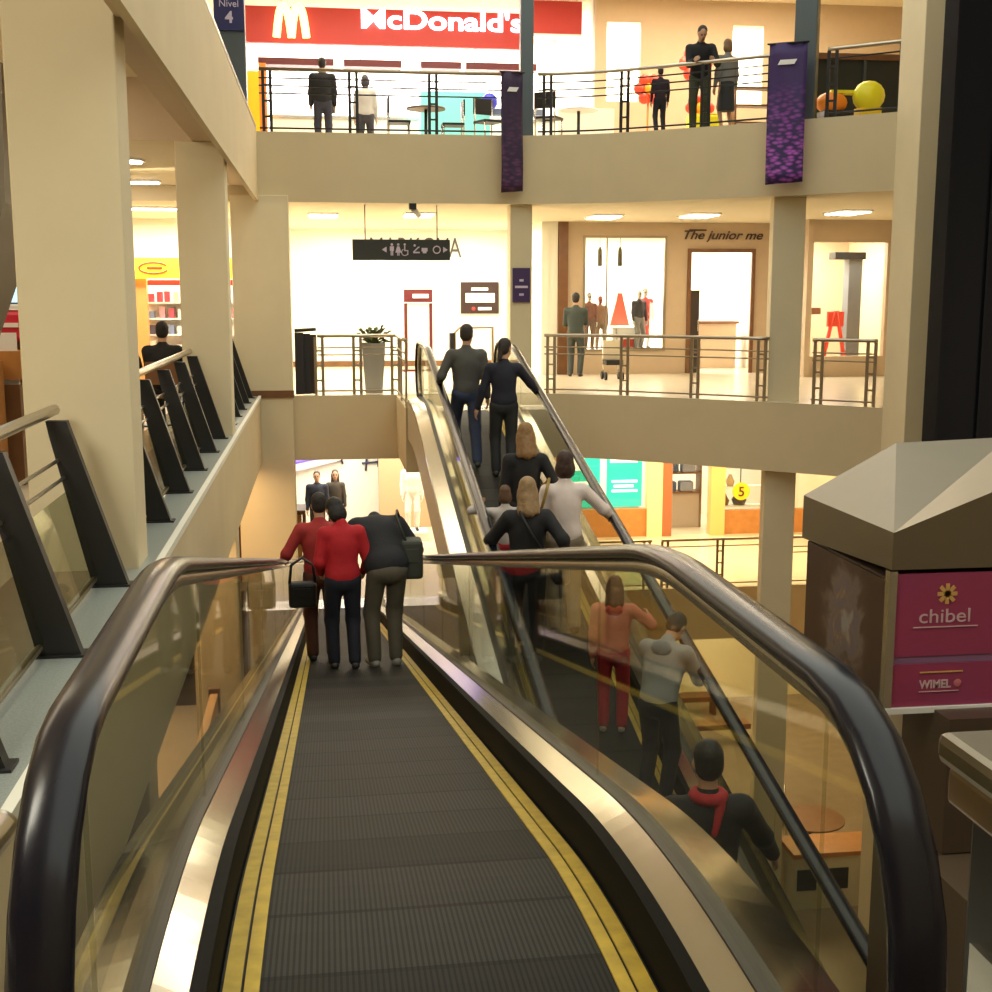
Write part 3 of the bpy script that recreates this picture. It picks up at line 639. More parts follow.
for x in (.0,.9,2.0,3.3): MB().box(x-.012,x+.012,27.3,27.33,6.5,6.75).build('hanger', BLACKM, o)
o = thing('service_counter', 'white fast food service counter with red trim', 'counter', (1.8,27.9,4.32))
MB().box(-1.0,5.2,27.6,28.2,4.33,5.36).build('counter_body', WHITEW, o); MB().box(-1.05,5.25,27.55,28.25,5.36,5.42).build('counter_top', STEEL, o); MB().box(-1.0,.4,27.57,27.6,4.85,4.97).build('red_trim', RED, o)
for x in (.2,2.9,4.2):
    r = thing('till', {.2:'black till screen at the left of the fast food counter',2.9:'black till screen at the middle of the fast food counter',4.2:'black till screen at the right of the fast food counter'}[x], 'till', (x,27.9,5.42)); MB().box(x-.17,x+.17,27.85,27.9,5.50,5.76).build('screen', BLACKM, r); MB().box(x-.05,x+.05,27.83,27.95,5.42,5.50).build('stand', BLACKM, r)
o = thing('display_block', 'turquoise display block with a blue ball shape near the fast food tables', 'display', (2.8,26.2,4.32))
MB().box(2.05,3.45,26.0,26.5,4.32,5.72).build('block', mat('cyan_panel', (.22,.72,.78), .4), o); MB().ball((3.42,25.85,5.52),.17).build('ball', mat('blue_ball', (.02,.03,.55), .3), o); MB().box(3.0,4.6,26.05,26.4,5.30,5.42).build('shelf', mat('slate_blue', (.10,.13,.22), .5), o)
o = thing('totem', 'yellow and orange totem at the left end of the upper balcony', 'totem', (-1.15,25.6,4.32))
MB().box(-1.38,-1.12,25.5,25.75,4.32,5.95).build('yellow_face', YELP, o); MB().box(-1.12,-.98,25.5,25.75,4.32,6.1).build('orange_edge', mat('orange_plastic', (.85,.25,.03), .5), o)
def cafe_table(x, y, z, label, r=.36, m=BWOOD):
    o = thing('cafe_table', label, 'table', (x,y,z)); MB().lathe((x,y,z+.70),[(r,0),(r,.03)],18).build('tabletop', m, o); MB().tube([(x,y,z+.02),(x,y,z+.7)],.03,8).build('pedestal', BLACKM, o); MB().lathe((x,y,z),[(.22,0),(.2,.02)],16).build('base', BLACKM, o); return o
def cafe_chair(x, y, z, rz, label, m=BLACKM, group=None):
    o = thing('cafe_chair', label, 'chair', (x,y,z), group); p = MB
    p().box(x-.2,x+.2,y-.2,y+.2,z+.43,z+.47).build('seat', m, o); p().box(x-.2,x+.2,y+.18,y+.21,z+.60,z+.88).build('backrest', m, o)
    for sx in (-1,1):
        p().tube([(x+sx*.18,y+.19,z+.0),(x+sx*.18,y+.19,z+.88)],.014,6).build('leg', STEEL, o); p().tube([(x+sx*.18,y-.18,z+.0),(x+sx*.18,y-.18,z+.44)],.014,6).build('leg', STEEL, o)
    o.rotation_euler.z = rz; return o
cafe_table(1.95,23.6,4.32,'dark cafe table on the upper floor left of the pole')
cafe_chair(1.45,23.5,4.32,PI/2,'dark cafe chair left of the upper floor table'); cafe_chair(2.45,23.7,4.32,-PI/2,'dark cafe chair right of the upper floor table')
cafe_chair(3.05,23.2,4.32,.4,'dark cafe chair just left of the dark purple banner'); cafe_chair(4.05,22.6,4.32,2.6,'dark cafe chair just right of the central dark pole')
cafe_table(4.75,23.4,4.32,'pale cafe table right of the central dark pole', m=WHITE)
o = thing('serving_cart', 'pale boxy cart behind the upper railing right of the pole', 'cart', (5.1,24.8,4.32))
MB().box(4.6,5.7,24.6,25.1,4.5,5.25).build('cart_body', WHITEW, o)
for x in (4.7,5.6): MB().lathe((x,24.85,4.32),[(.06,0),(.06,.18)],10).build('caster', BLACKM, o)
def balloon_flower(x, y, z, r, label, stem=True):
    o = thing('balloon_flower', label, 'balloon', (x,y,z-r), 'red balloon flowers in the play corner')
    for k in range(6):
        a = k*PI/3; MB().ball((x+r*.62*math.cos(a), y, z+r*.62*math.sin(a)), r*.40,r*.3,r*.40,10,7).build('petal', mat('balloon_red', (.85,.07,.03), .3), o)
    MB().ball((x,y-r*.15,z), r*.36,r*.3,r*.36,10,7).build('centre', mat('balloon_orange', (1,.42,.02), .3), o)
    if stem: MB().tube([(x,y+.05,4.34),(x,y+.05,z)], .02, 6).build('stem', mat('balloon_stick', (.7,.25,.05), .5), o)
balloon_flower(7.18,24.2,6.05,.34,'highest red balloon flower, behind the leaning person on the upper floor')
balloon_flower(6.30,24.3,5.58,.30,'lower red balloon flower left of the child at the upper railing')
balloon_flower(7.05,23.4,5.12,.28,'lowest red balloon flower between the child and the leaning person')
o = thing('play_box', 'bright yellow box under the red balloon flowers', 'box', (7.0,23.0,4.32)); MB().box(6.72,7.28,22.8,23.2,4.34,4.92).build('box_body', mat('bright_yellow', (.85,.78,.02), .4), o, bevel=.03); MB().box(6.74,7.26,22.82,23.18,4.92,4.95).build('lid', YELP, o, bevel=.01)
o = thing('goods_shelf', 'wooden shelf of small goods beside the purple banner upstairs', 'shelf', (7.75,22.3,4.32))
for z in (4.4,4.7,5.0,5.3): MB().box(7.35,8.1,22.2,22.5,z,z+.03).build('board', BWOOD, o)
for x in (7.33,8.1): MB().box(x,x+.03,22.2,22.5,4.32,5.5).build('side', BWOOD, o)
o = thing('play_window', 'dark glazed window behind the upper railing at the right', 'window', (8.9,21.2,4.32))
MB().box(7.9,10.6,21.1,21.2,4.33,5.62).build('dark_pane', mat('dark_pane', (.022,.026,.024), .3), o); MB().box(7.9,10.6,21.05,21.2,5.62,5.72).build('head_rail', BWOOD, o)
for x in (8.3,9.2): MB().box(x,x+.05,21.06,21.1,4.34,5.62).build('mullion', DMETAL, o)
o = thing('toy_vehicle', 'orange and yellow toy ride behind the upper railing at the right', 'toy', (8.15,19.6,4.32))
MB().ball((8.05,19.6,4.68),.26,.2,.17).build('orange_body', mat('toy_orange', (.95,.28,.02), .3), o); MB().box(8.0,8.55,19.5,19.7,4.82,4.87).build('yellow_bar', mat('bright_yellow', (.9,.75,.02)), o); MB().box(7.88,8.3,19.45,19.75,4.33,4.55).build('base', BLACKM, o)
o = thing('toy_ride', 'bright yellow rounded toy ride right of the orange one', 'toy', (8.62,19.5,4.32))
MB().ball((8.62,19.5,4.78),.26,.22,.24).build('yellow_body', mat('bright_yellow', (.9,.75,.02)), o); MB().box(8.45,8.8,19.4,19.65,4.33,4.6).build('base', YELP, o)
# ------------------------------------------------------------------ shops on the middle floor
o = thing('sales_counter', 'pale sales counter with dark top inside the tan shop doorway', 'counter', (8.65,28.4,0))
MB().box(8.1,9.5,28.2,28.7,0,1.02).build('counter_body', TANW, o); MB().box(8.05,9.55,28.15,28.75,1.02,1.08).build('counter_top', BWOOD, o)
o = thing('door_leaf', 'dark open door leaf at the left of the tan shop doorway', 'door', (7.95,26.7,0))
MB().box(7.88,8.12,26.62,26.67,0,1.78).build('leaf', mat('dark_door', (.055,.04,.03), .4), o); MB().box(8.08,8.10,26.59,26.62,.9,1.15).build('handle', STEEL, o)
o = thing('window_plinth', 'white display plinth inside the tan shop window', 'plinth', (6.4,27.3,0)); MB().box(5.55,7.27,26.75,27.9,.02,.46).build('plinth_body', WHITEW, o); MB().box(5.53,7.29,26.72,27.92,.46,.50).build('plinth_top', WHITE, o)
o = thing('display_table', 'white display block between the shop window dummies', 'display', (6.6,27.2,.5)); MB().box(6.3,6.95,27.0,27.4,.5,.98).build('block', WHITE, o); MB().box(6.5,6.8,26.98,27.0,.55,.72).build('red_label', RED, o)
for x in (6.05,6.50):
    o = thing('pendant_lamp', 'dark pendant lamp hanging in the shop window, %s one' % ('left' if x < 6.2 else 'right'), 'lamp', (x,27.3,2.3)); MB().tube([(x,27.3,2.7),(x,27.3,3.2)],.006,6).build('cord', BLACKM, o); MB().lathe((x,27.3,2.3),[(.055,0),(.05,.35),(.02,.42)],12).build('shade', mat('olive_shade', (.12,.11,.06), .4), o)
o = thing('hanging_garment', 'red dress hanging in the tan shop window above the white block', 'dress', (6.55,27.6,.95)); MB().extrude_y([(6.36,1.0),(6.80,1.0),(6.66,1.55),(6.63,1.72),(6.53,1.72),(6.50,1.55)],27.55,27.63).build('dress_cloth', mat('coral_cloth', (.75,.16,.10), .7), o); MB().tube([(6.45,27.6,1.74),(6.58,27.6,1.78),(6.71,27.6,1.74)],.008,6).build('hanger', BLACKM, o); MB().tube([(6.58,27.6,1.78),(6.58,27.6,3.2)],.004,5).build('cord', BLACKM, o)
o = thing('clothes_stand', 'red A shaped clothes stand with red scarves in the right hand shop', 'stand', (11.05,26.2,0))
for a,b in ((10.75,11.02),(11.35,11.08)): MB().tube([(a,26.2,.0),(b,26.2,1.34)],.045,8).build('leg', mat('scarf_red', (.85,.06,.03), .6), o)
MB().box(10.87,11.23,26.16,26.24,1.0,1.32).build('scarf', mat('scarf_red', (.85,.06,.03)), o); MB().ball((10.62,26.1,.16),.2,.15,.16).build('bundle', mat('dark_red_cloth', (.25,.02,.02), .7), o)
o = thing('wall_rack', 'dark tall rack at the right of the right hand shop', 'rack', (11.6,26.6,0)); MB().box(11.45,11.75,26.5,26.8,.0,2.6).build('upright', mat('slate_rack', (.16,.18,.2), .5), o); MB().box(11.1,11.8,26.45,26.8,2.45,2.6).build('top_shelf', BLACKM, o); MB().box(10.45,11.0,26.9,27.2,1.25,1.40).build('side_shelf', BWOOD, o)
o = thing('pushchair', 'small pushchair behind the middle floor railing by the shop window', 'pushchair', (5.75,24.6,0))
MB().box(5.58,5.92,24.45,24.8,.30,.40).build('seat', BLACKM, o); MB().box(5.58,5.92,24.76,24.82,.40,.78).build('backrest', mat('cream_cloth', (.6,.52,.38), .8), o); MB().tube([(5.6,24.8,.1),(5.6,25.0,1.0),(5.9,25.0,1.0),(5.9,24.8,.1)],.015,6).build('handle', STEEL, o)
for x in (5.58,5.92):
    for y in (24.5,24.82): MB().tube([(x-.02,y,.08),(x+.02,y,.08)],.08,12).build('wheel', BLACKM, o)
o = thing('wall_bench', 'low curved rail seat behind the ramp head by the white wall', 'rail', (3.0,24.5,0)); MB().tube([(2.55,24.5,0),(2.55,24.5,.95),(2.65,24.5,1.05),(3.3,24.5,1.05),(3.3,24.5,0)],.03,8).build('rail_tube', BRONZE, o); MB().box(2.45,2.55,24.4,24.6,.55,.95).build('pad', BLACKM, o)
# ------------------------------------------------------------------ left walkway shops
o = thing('shop_sign', 'yellow sign band with red oval at the end of the left walkway', 'sign', (-3.0,24.0,1.98))
MB().box(-4.6,-1.5,23.95,24.05,1.98,2.36).build('band', mat('lit_yellow_band', (.9,.68,.03), .5, emit=(1,.72,.03), estr=.5), o); MB().tube([(-3.05+.26*math.cos(a),23.93,2.17+.10*math.sin(a)) for a in np.linspace(.5,5.9,24)],.016,6).build('oval', RED, o); MB().box(-3.17,-2.9,23.93,23.95,2.15,2.19).build('red_word', RED, o)
o = thing('goods_shelf', 'tall white goods shelf under the yellow sign', 'shelf', (-2.4,24.6,0)); MB().box(-3.3,-1.5,24.75,24.8,0,1.9).build('back_panel', WHITEW, o)
SHZ = (.62,.95,1.25,1.55)
for z in SHZ: MB().box(-3.3,-1.5,24.45,24.75,z-.03,z).build('board', WHITE, o)
MB().box(-3.3,-1.5,24.42,24.47,1.86,1.96).build('red_header', RED, o)
PK = [mat('pack_%d' % i, c, .5) for i,c in enumerate(((.8,.78,.75),(.55,.08,.12),(.08,.07,.1),(.75,.7,.6),(.6,.3,.35),(.2,.25,.4)))]
rr = random.Random(8); names = ('top','second','third','lowest')
first = {}
for zi,z in enumerate(SHZ[::-1]):
    x = -3.24
    while x < -1.62:
        k = rr.randrange(6); h = rr.uniform(.12,.22)
        if (zi,k) not in first or True:
            b = rebase(MB().box(x,x+.10,24.48,24.62,z,z+h).build('package', PK[k]), (x+.05,24.55,z))
            tag(b, 'small package on the %s shelf under the yellow sign' % names[zi], 'package', 'packages on the %s shelf' % names[zi])
        x += rr.uniform(.13,.2)
o = thing('stall_counter', 'red topped stall at the far left edge behind the near column', 'stall', (-3.0,12.2,0)); MB().box(-3.6,-2.62,12.0,12.6,1.27,1.55).build('red_canopy', mat('stall_red', (.62,.02,.05), .4), o, bevel=.04); MB().box(-3.6,-2.64,12.02,12.55,1.56,1.60).build('white_top', WHITE, o); MB().box(-2.95,-2.75,11.985,12.0,1.40,1.44).build('word_strip', WHITE, o); MB().box(-3.6,-2.66,12.1,12.6,0,1.27).build('stall_body', BWOOD, o)
o = thing('wooden_rack', 'orange wooden rack below the red stall top', 'rack', (-3.0,11.7,0)); MB().box(-3.5,-2.66,11.6,11.9,.95,1.2).build('upper_box', WOOD, o); MB().box(-3.5,-2.68,11.6,11.9,.0,.9).build('lower_box', BWOOD, o); MB().box(-2.95,-2.80,11.3,11.55,.0,1.12).build('side_panel', WOOD, o)
o = thing('screen', 'tall pale blue lit screen above the red stall', 'screen', (-2.7,12.8,1.6)); MB().box(-3.0,-2.62,12.75,12.8,1.62,2.4).build('panel', mat('lit_blue_screen', (.4,.7,.8), .3, emit=(.45,.8,.95), estr=1.2), o); MB().box(-3.02,-2.60,12.8,12.84,1.6,2.42).build('frame', DMETAL, o); MB().tube([(-2.8,12.82,0),(-2.8,12.82,1.6)],.03,6).build('pole', DMETAL, o)
for i,(y,z) in enumerate(((11.68,1.36),(11.70,1.06))):
    b = rebase(MB().box(-2.86,-2.70,y-.03,y,z-.16,z).build('leaflet_holder', WHITE), (-2.78,y-.015,z-.16)); tag(b, 'white leaflet holder on the wooden rack, %s one' % ('upper','lower')[i], 'holder')
cafe_table(-2.3,14.6,0,'small brown cafe table on the left walkway', m=BWOOD)
# ------------------------------------------------------------------ lower floor
def poster(x0, x1, label, marks, z0=-3.55, z1=-2.12):
    o = thing('window_poster', label, 'poster', ((x0+x1)/2,30.12,z0), 'turquoise posters in the lower shop window'); MB().box(x0,x1,30.12,30.15,z0,z1).build('sheet', mat('lit_teal', (.02,.60,.52), .5, emit=(.01,.75,.62), estr=.55), o)
    for a,b,c,d in marks: MB().box(a,b,30.10,30.12,c,d).build('white_mark', mat('lit_white_mark', (1,1,1), .5, emit=(1,1,1), estr=.8), o)
poster(5.80,6.75,'left turquoise window poster with a white square mark',((6.0,6.35,-2.62,-2.2),(6.0,6.6,-2.98,-2.9),(6.1,6.6,-3.2,-3.12)))
poster(6.92,7.82,'right turquoise window poster with white lines',((7.0,7.7,-2.44,-2.28),(7.05,7.7,-2.94,-2.88),(7.1,7.6,-3.06,-3.0),(7.05,7.7,-3.18,-3.12)))
o = thing('window_sill_display', 'white tray display under the turquoise posters', 'display', (6.9,30.3,-3.6)); MB().box(5.9,7.8,30.25,30.6,-3.7,-3.56).build('tray', WHITE, o)
for x in (6.2,6.8,7.4): MB().ball((x,30.4,-3.52),.12,.1,.06).build('goods', mat('pale_blue_goods', (.35,.6,.65), .5), o)
o = thing('goods_shelf', 'wooden shelf of blue goods behind the lower shop door', 'shelf', (9.05,31.2,-4.3))
for z in (-3.35,-2.85,-2.4): MB().box(8.55,9.6,31.0,31.4,z-.04,z).build('board', BWOOD, o)
for x in (8.52,9.6): MB().box(x,x+.04,31.0,31.4,-4.3,-1.9).build('side', BWOOD, o)
MB().box(8.56,9.6,31.05,31.1,-4.3,-3.4).build('lower_panel', mat('mauve_panel', (.42,.34,.32), .6), o)
for i,(x,z) in enumerate(((8.8,-3.35),(9.25,-3.35),(8.85,-2.85),(9.3,-2.85))):
    b = rebase(MB().box(x-.18,x+.18,31.0,31.3,z,z+.26).build('folded_stack', mat('blue_cloth_%d' % (i%2), ((.05,.09,.2),(.25,.28,.42))[i%2], .7), bevel=.04), (x,31.15,z)); tag(b, '%s blue folded stack on the %s board behind the lower door' % (('left','right')[i%2], ('lower','upper')[i//2]), 'stack')
o = thing('goods_shelf', 'cluttered shelf in the right lower shop window', 'shelf', (10.6,30.9,-4.3))
for z in (-3.7,-3.2,-2.7): MB().box(10.0,11.4,30.7,31.0,z-.03,z).build('board', WHITE, o)
for x in (9.97,11.4): MB().box(x,x+.03,30.7,31.0,-4.3,-2.2).build('side', WHITE, o)
for i,(x,z,w,h,mm) in enumerate(((10.2,-3.7,.14,.3,BWOOD),(10.6,-3.7,.2,.34,SEAL),(10.35,-3.2,.12,.3,TANW),(10.75,-2.7,.12,.35,mat('rose_goods',(.5,.25,.2),.6)),(10.25,-2.7,.1,.4,WOOD))):
    b = rebase(MB().lathe((x,30.85,z),[(w*.7,0),(w,h*.4),(w*.5,h*.8),(w*.3,h)],12).build('vase', mm), (x,30.85,z)); tag(b, ('brown vase at the left of the bottom board in the lower shop window','dark vase at the right of the bottom board in the lower shop window','tan vase on the middle board in the lower shop window','rose vase at the right of the top board in the lower shop window','orange vase at the left of the top board in the lower shop window')[i], 'vase')
o = thing('number_sign', 'round yellow number sign in the right lower shop window', 'sign', (10.3,29.9,-3.4)); MB().lathe((0,0,0),[(.22,0),(.22,.04)],24).build('disc', mat('lit_yellow_disc', (.9,.55,.02), .4), o)
d = o.children[0]; d.data.transform(Matrix.Translation((10.3,29.9,-3.4))); d.data.transform(Matrix.Rotation(PI/2,4,'X')); d.data.transform(Matrix.Translation((0,-.06,.22)))
text('5', .34, (10.3,29.80,-3.30), mat('dark_brown_letters', (.07,.035,.02)), 'digit', o, bold=.006)
MB().box(10.29,10.31,29.88,29.9,-2.98,-2.1).build('hanger', BLACKM, o)
o = thing('shop_lightbox', 'purple and white lit fascia over the lower left shop', 'sign', (.0,32.9,-2.6)); MB().extrude_y([(-1.2,-2.75),(.75,-2.35),(.75,-2.0),(-1.2,-2.25)],32.95,33.1).build('purple_band', mat('lit_purple', (.25,.15,.75), .5, emit=(.25,.14,.9), estr=1.5), o); MB().extrude_y([(-1.2,-3.0),(.4,-2.62),(.4,-2.5),(-1.2,-2.8)],32.95,33.1).build('white_band', WHITE, o)
o = thing('wall_graphic', 'dark blue line drawing on the bright lower wall', 'picture', (1.3,33.15,-3.0))
m = MB()
for a,b in (((1.0,-2.4),(1.5,-2.45)),((.95,-2.75),(1.55,-2.7)),((1.12,-2.25),(1.05,-2.95)),((1.42,-2.3),(1.38,-2.85)),((.3,-2.3),(.45,-2.75)),((.55,-2.35),(.38,-2.65))): m.tube([(a[0],33.16,a[1]),(b[0],33.16,b[1])],.03,6)
m.build('lines', mat('ink_blue', (.05,.06,.12), .6), o)
o = thing('wooden_stall', 'orange brown wooden stall at the foot of the wall corner below', 'stall', (-1.0,24.9,-4.3))
MB().box(-1.75,-.42,24.6,25.4,-2.60,-2.52).build('roof_board', BWOOD, o); MB().box(-1.12,-.50,24.9,24.96,-3.9,-2.6).build('tan_panel', mat('mottled_tan', (.55,.34,.13), .6, noise=.4, nscale=3), o)
for x in (-1.72,-1.22,-.48): MB().box(x,x+.07,24.6,24.67,-4.3,-2.6).build('post', BWOOD, o)
MB().box(-1.65,-1.22,24.75,24.8,-4.2,-2.6).build('side_panel', WOOD, o); MB().box(-1.72,-.42,24.6,25.3,-4.3,-3.9).build('base', BWOOD, o)
o = thing('display_cabinet', 'dark cabinet with glass shelves seen through the left balustrade', 'cabinet', (-1.9,18.5,-4.3)); MB().box(-2.4,-1.2,18.2,18.8,-4.3,-2.6).build('cabinet_body', mat('dark_cabinet', (.07,.045,.03)), o)
MB().box(-2.3,-1.25,18.17,18.2,-4.0,-3.2).build('door', PANE, o)
o = thing('lit_hoarding', 'orange lit wooden hoarding seen low through the left balustrade', 'hoarding', (-1.2,13,-4.3)); MB().box(-1.30,-1.22,10.6,13.4,-4.3,-2.6).build('board', mat('lit_wood_board', (.75,.42,.16), .5), o); MB().box(-1.32,-1.20,13.4,13.5,-4.3,-2.55).build('end_post', BWOOD, o)
# ------------------------------------------------------------------ bottom floor food court
o = thing('serving_counter', 'cream counter with dark square openings on the bottom floor', 'counter', (8.2,19.1,-8.6)); MB().box(7.66,9.5,18.9,19.5,-8.6,-7.66).build('counter_body', mat('cream_counter', (.62,.56,.40), .5), o); MB().box(7.63,9.55,18.85,19.6,-7.66,-7.58).build('counter_top', WOOD, o)
for x in (7.72,8.28,8.84): MB().box(x,x+.34,18.88,18.9,-8.25,-7.88).build('opening', BLACKM, o)
MB().box(9.3,9.5,18.8,18.9,-8.6,-7.6).build('corner_post', mat('olive_post', (.35,.29,.16), .5), o)
cafe_table(8.75,20.9,-8.6,'wide brown table behind the cream counter on the bottom floor',.62)
G = 'cafe chairs on the bottom floor'
cafe_chair(8.1,21.4,-8.6,.5,'brown cafe chair left of the wide bottom floor table',BWOOD,G); cafe_chair(8.5,22.0,-8.6,-.2,'brown cafe chair behind the wide bottom floor table',BWOOD,G)
cafe_table(7.0,22.6,-8.6,'smaller brown table near the lower column on the bottom floor',.45); cafe_chair(6.5,22.9,-8.6,1.2,'brown cafe chair by the smaller bottom floor table',BWOOD,G)
for i,(y,h) in enumerate(((28.6,.5),(26.6,.5))):
    o = thing('bench', ('far','near')[i]+' brown bench on the bottom floor behind the rising ramp', 'bench', (7.6,y,-8.6)); MB().box(5.4,9.6,y,y+.45,-8.6+h-.12,-8.6+h).build('seat', BWOOD, o)
    for x in (5.6,7.5,9.4): MB().box(x-.05,x+.05,y+.1,y+.35,-8.6,-8.6+h-.12).build('leg', BWOOD, o)
# ------------------------------------------------------------------ people (bodies grown as one smooth surface)
def nets(prims, vox, k=.028):
    """prims: ('c',a,b,ra,rb) tapered capsule or ('e',centre,radii,R) ellipsoid -> verts, quads by surface nets"""
    lo = np.full(3, 1e9); hi = -lo
    for p in prims:
        if p[0] == 'c':
            r = max(p[3],p[4]); pts = np.array([p[1],p[2]])
        else: r = max(p[2]); pts = np.array([p[1]])
        lo = np.minimum(lo, pts.min(0)-r); hi = np.maximum(hi, pts.max(0)+r)
    lo -= k+2*vox; hi += k+2*vox; n = np.ceil((hi-lo)/vox).astype(int)+1
    F = np.full(n, 1.0, np.float32)
    ax = [lo[i]+vox*np.arange(n[i]) for i in range(3)]
    for p in prims:
        if p[0] == 'c': r = max(p[3],p[4]); pts = np.array([p[1],p[2]])
        else: r = max(p[2]); pts = np.array([p[1]])
        a = np.maximum(((pts.min(0)-r-k-2*vox-lo)/vox).astype(int),0); b = np.minimum(((pts.max(0)+r+k+2*vox-lo)/vox).astype(int)+2, n)
        X,Y,Z = np.meshgrid(ax[0][a[0]:b[0]], ax[1][a[1]:b[1]], ax[2][a[2]:b[2]], indexing='ij')
        if p[0] == 'c':
            A = np.array(p[1],float); B = np.array(p[2],float)-A; L = max((B*B).sum(),1e-9)
            h = np.clip(((X-A[0])*B[0]+(Y-A[1])*B[1]+(Z-A[2])*B[2])/L,0,1)
            d = np.sqrt((X-A[0]-h*B[0])**2+(Y-A[1]-h*B[1])**2+(Z-A[2]-h*B[2])**2) - (p[3]+(p[4]-p[3])*h)
        else:
            c = p[1]; R = np.array(p[3]) if len(p) > 3 else np.eye(3); D = [X-c[0],Y-c[1],Z-c[2]]
            q = [(R[0][i]*D[0]+R[1][i]*D[1]+R[2][i]*D[2])/p[2][i] for i in range(3)]
            k0 = np.sqrt(q[0]**2+q[1]**2+q[2]**2); k1 = np.sqrt(sum((q[i]/p[2][i])**2 for i in range(3)))
            d = k0*(k0-1)/np.maximum(k1,1e-6)
        S = F[a[0]:b[0],a[1]:b[1],a[2]:b[2]]; kk = p[4] if p[0] == 'e' and len(p) > 4 else k
        h = np.clip(.5+.5*(S-d)/kk,0,1); F[a[0]:b[0],a[1]:b[1],a[2]:b[2]] = S*(1-h)+d*h - kk*h*(1-h)
    ins = F < 0; nx,ny,nz = [v-1 for v in n]
    cor = [(i,j,l) for i in (0,1) for j in (0,1) for l in (0,1)]
    cnt = sum(ins[i:i+nx,j:j+ny,l:l+nz].astype(np.int8) for i,j,l in cor); act = (cnt > 0) & (cnt < 8)
    idx = np.full((nx,ny,nz),-1,np.int64); cells = np.argwhere(act); idx[act] = np.arange(len(cells))
    acc = np.zeros((len(cells),3)); w = np.zeros(len(cells)); ci,cj,cl = cells.T
    for p in cor:
        for d in range(3):
            if p[d]: continue
            q = list(p); q[d] = 1
            fa = F[ci+p[0],cj+p[1],cl+p[2]]; fb = F[ci+q[0],cj+q[1],cl+q[2]]; mk = (fa < 0) != (fb < 0)
            t = np.where(mk, fa/np.where(mk, fa-fb, 1), 0); pos = np.stack([np.full(len(cells),float(v)) for v in p],1); pos[:,d] += t
            acc[mk] += pos[mk]; w[mk] += 1
    V = (cells + acc/np.maximum(w,1)[:,None])*vox + lo
    Q = []
    for d in range(3):
        u,v = (d+1)%3,(d+2)%3; sl0 = [slice(None)]*3; sl1 = [slice(None)]*3; sl0[d] = slice(0,-1); sl1[d] = slice(1,None)
        a = ins[tuple(sl0)]; b = ins[tuple(sl1)]; e = np.argwhere(a != b); e = e[(e[:,u] > 0)&(e[:,v] > 0)&(e[:,u] < n[u]-1)&(e[:,v] < n[v]-1)]
        fl = a[tuple(e.T)]; o = []
        for du,dv in ((0,0),(1,0),(1,1),(0,1)):
            c = e.copy(); c[:,u] -= du; c[:,v] -= dv; o.append(idx[tuple(c.T)])
        q = np.stack(o,1); q[~fl] = q[~fl][:,::-1]; Q.append(q)
    return V, np.concatenate(Q)

def ik(a, b, l1, l2, pole):
    a, b = np.array(a,float), np.array(b,float); d = b-a; D = np.linalg.norm(d); mx = (l1+l2)*.995
    if D > mx: b = a+d/D*mx; d = b-a; D = mx
    u = d/D; x = (l1*l1-l2*l2+D*D)/(2*D); h = math.sqrt(max(l1*l1-x*x,0)); p = np.array(pole,float); p = p-u*p.dot(u)
    p /= max(np.linalg.norm(p),1e-6); return a+u*x+p*h, b
SKIN = mat('skin', (.52,.30,.19), .55); EYE = mat('eye', (.03,.02,.015), .3); LIP = mat('lip', (.42,.16,.13), .5)
def cloth(c, rough=.8): return mat('cloth_%03d_%03d_%03d' % tuple(int(v*999) for v in c), c, rough, noise=.22, nscale=8, bump=.9)
def put(name, parts, mats, parent, label=None):
    V = []; Fs = []; MI = []; o = 0
    for v,q,mi in parts:
        V.append(v); Fs.append(q+o); o += len(v); MI.append(mi if isinstance(mi,np.ndarray) else np.full(len(q),mi))
    V = np.concatenate(V); Fs = np.concatenate(Fs); me = bpy.data.meshes.new(name); me.from_pydata(V.tolist(), [], Fs.tolist())
    for m in mats: me.materials.append(m)
    me.polygons.foreach_set('material_index', np.concatenate(MI).astype(np.int32)); me.polygons.foreach_set('use_smooth', np.ones(len(Fs),bool)); me.update()
    ob = bpy.data.objects.new(name, me); COL.objects.link(ob); ob.parent = parent
    if label: ob['label'] = label
    return ob
def hand_prims(w, el, side, s, curl=.5):
    w = np.array(w); d = w-np.array(el); d /= np.linalg.norm(d); p = np.array((side*-1.,0.15,0.)); p = p-d*p.dot(d); p /= np.linalg.norm(p)   # palm faces the body
    a = np.cross(d,p); P = [('c', w-d*.02*s, w+d*.045*s, .022*s, .027*s), ('c', w+d*.045*s+a*.022*s, w+d*.075*s+a*.026*s, .020*s, .016*s), ('c', w+d*.045*s-a*.022*s, w+d*.075*s-a*.026*s, .020*s, .016*s)]
    for i,(off,L) in enumerate(((-.030,.062),(-.010,.078),(.010,.074),(.029,.058))):
        b = w+d*.082*s+a*off*s; k1 = b+(d*math.cos(curl*.5)+p*math.sin(curl*.5))*L*.5*s; k2 = k1+(d*math.cos(curl*1.5)+p*math.sin(curl*1.5))*L*.5*s
        P += [('c',b,k1,.0092*s,.0085*s),('c',k1,k2,.0085*s,.0072*s)]
    fw = a if a[1] > 0 else -a
    b = w+d*.02*s+fw*.024*s; k1 = b+(d*.75+fw*.55+p*.25)*.042*s; P += [('c',b,k1,.011*s,.0095*s),('c',k1,k1+(d*.9+p*.35)*.03*s,.0095*s,.008*s)]
    return P
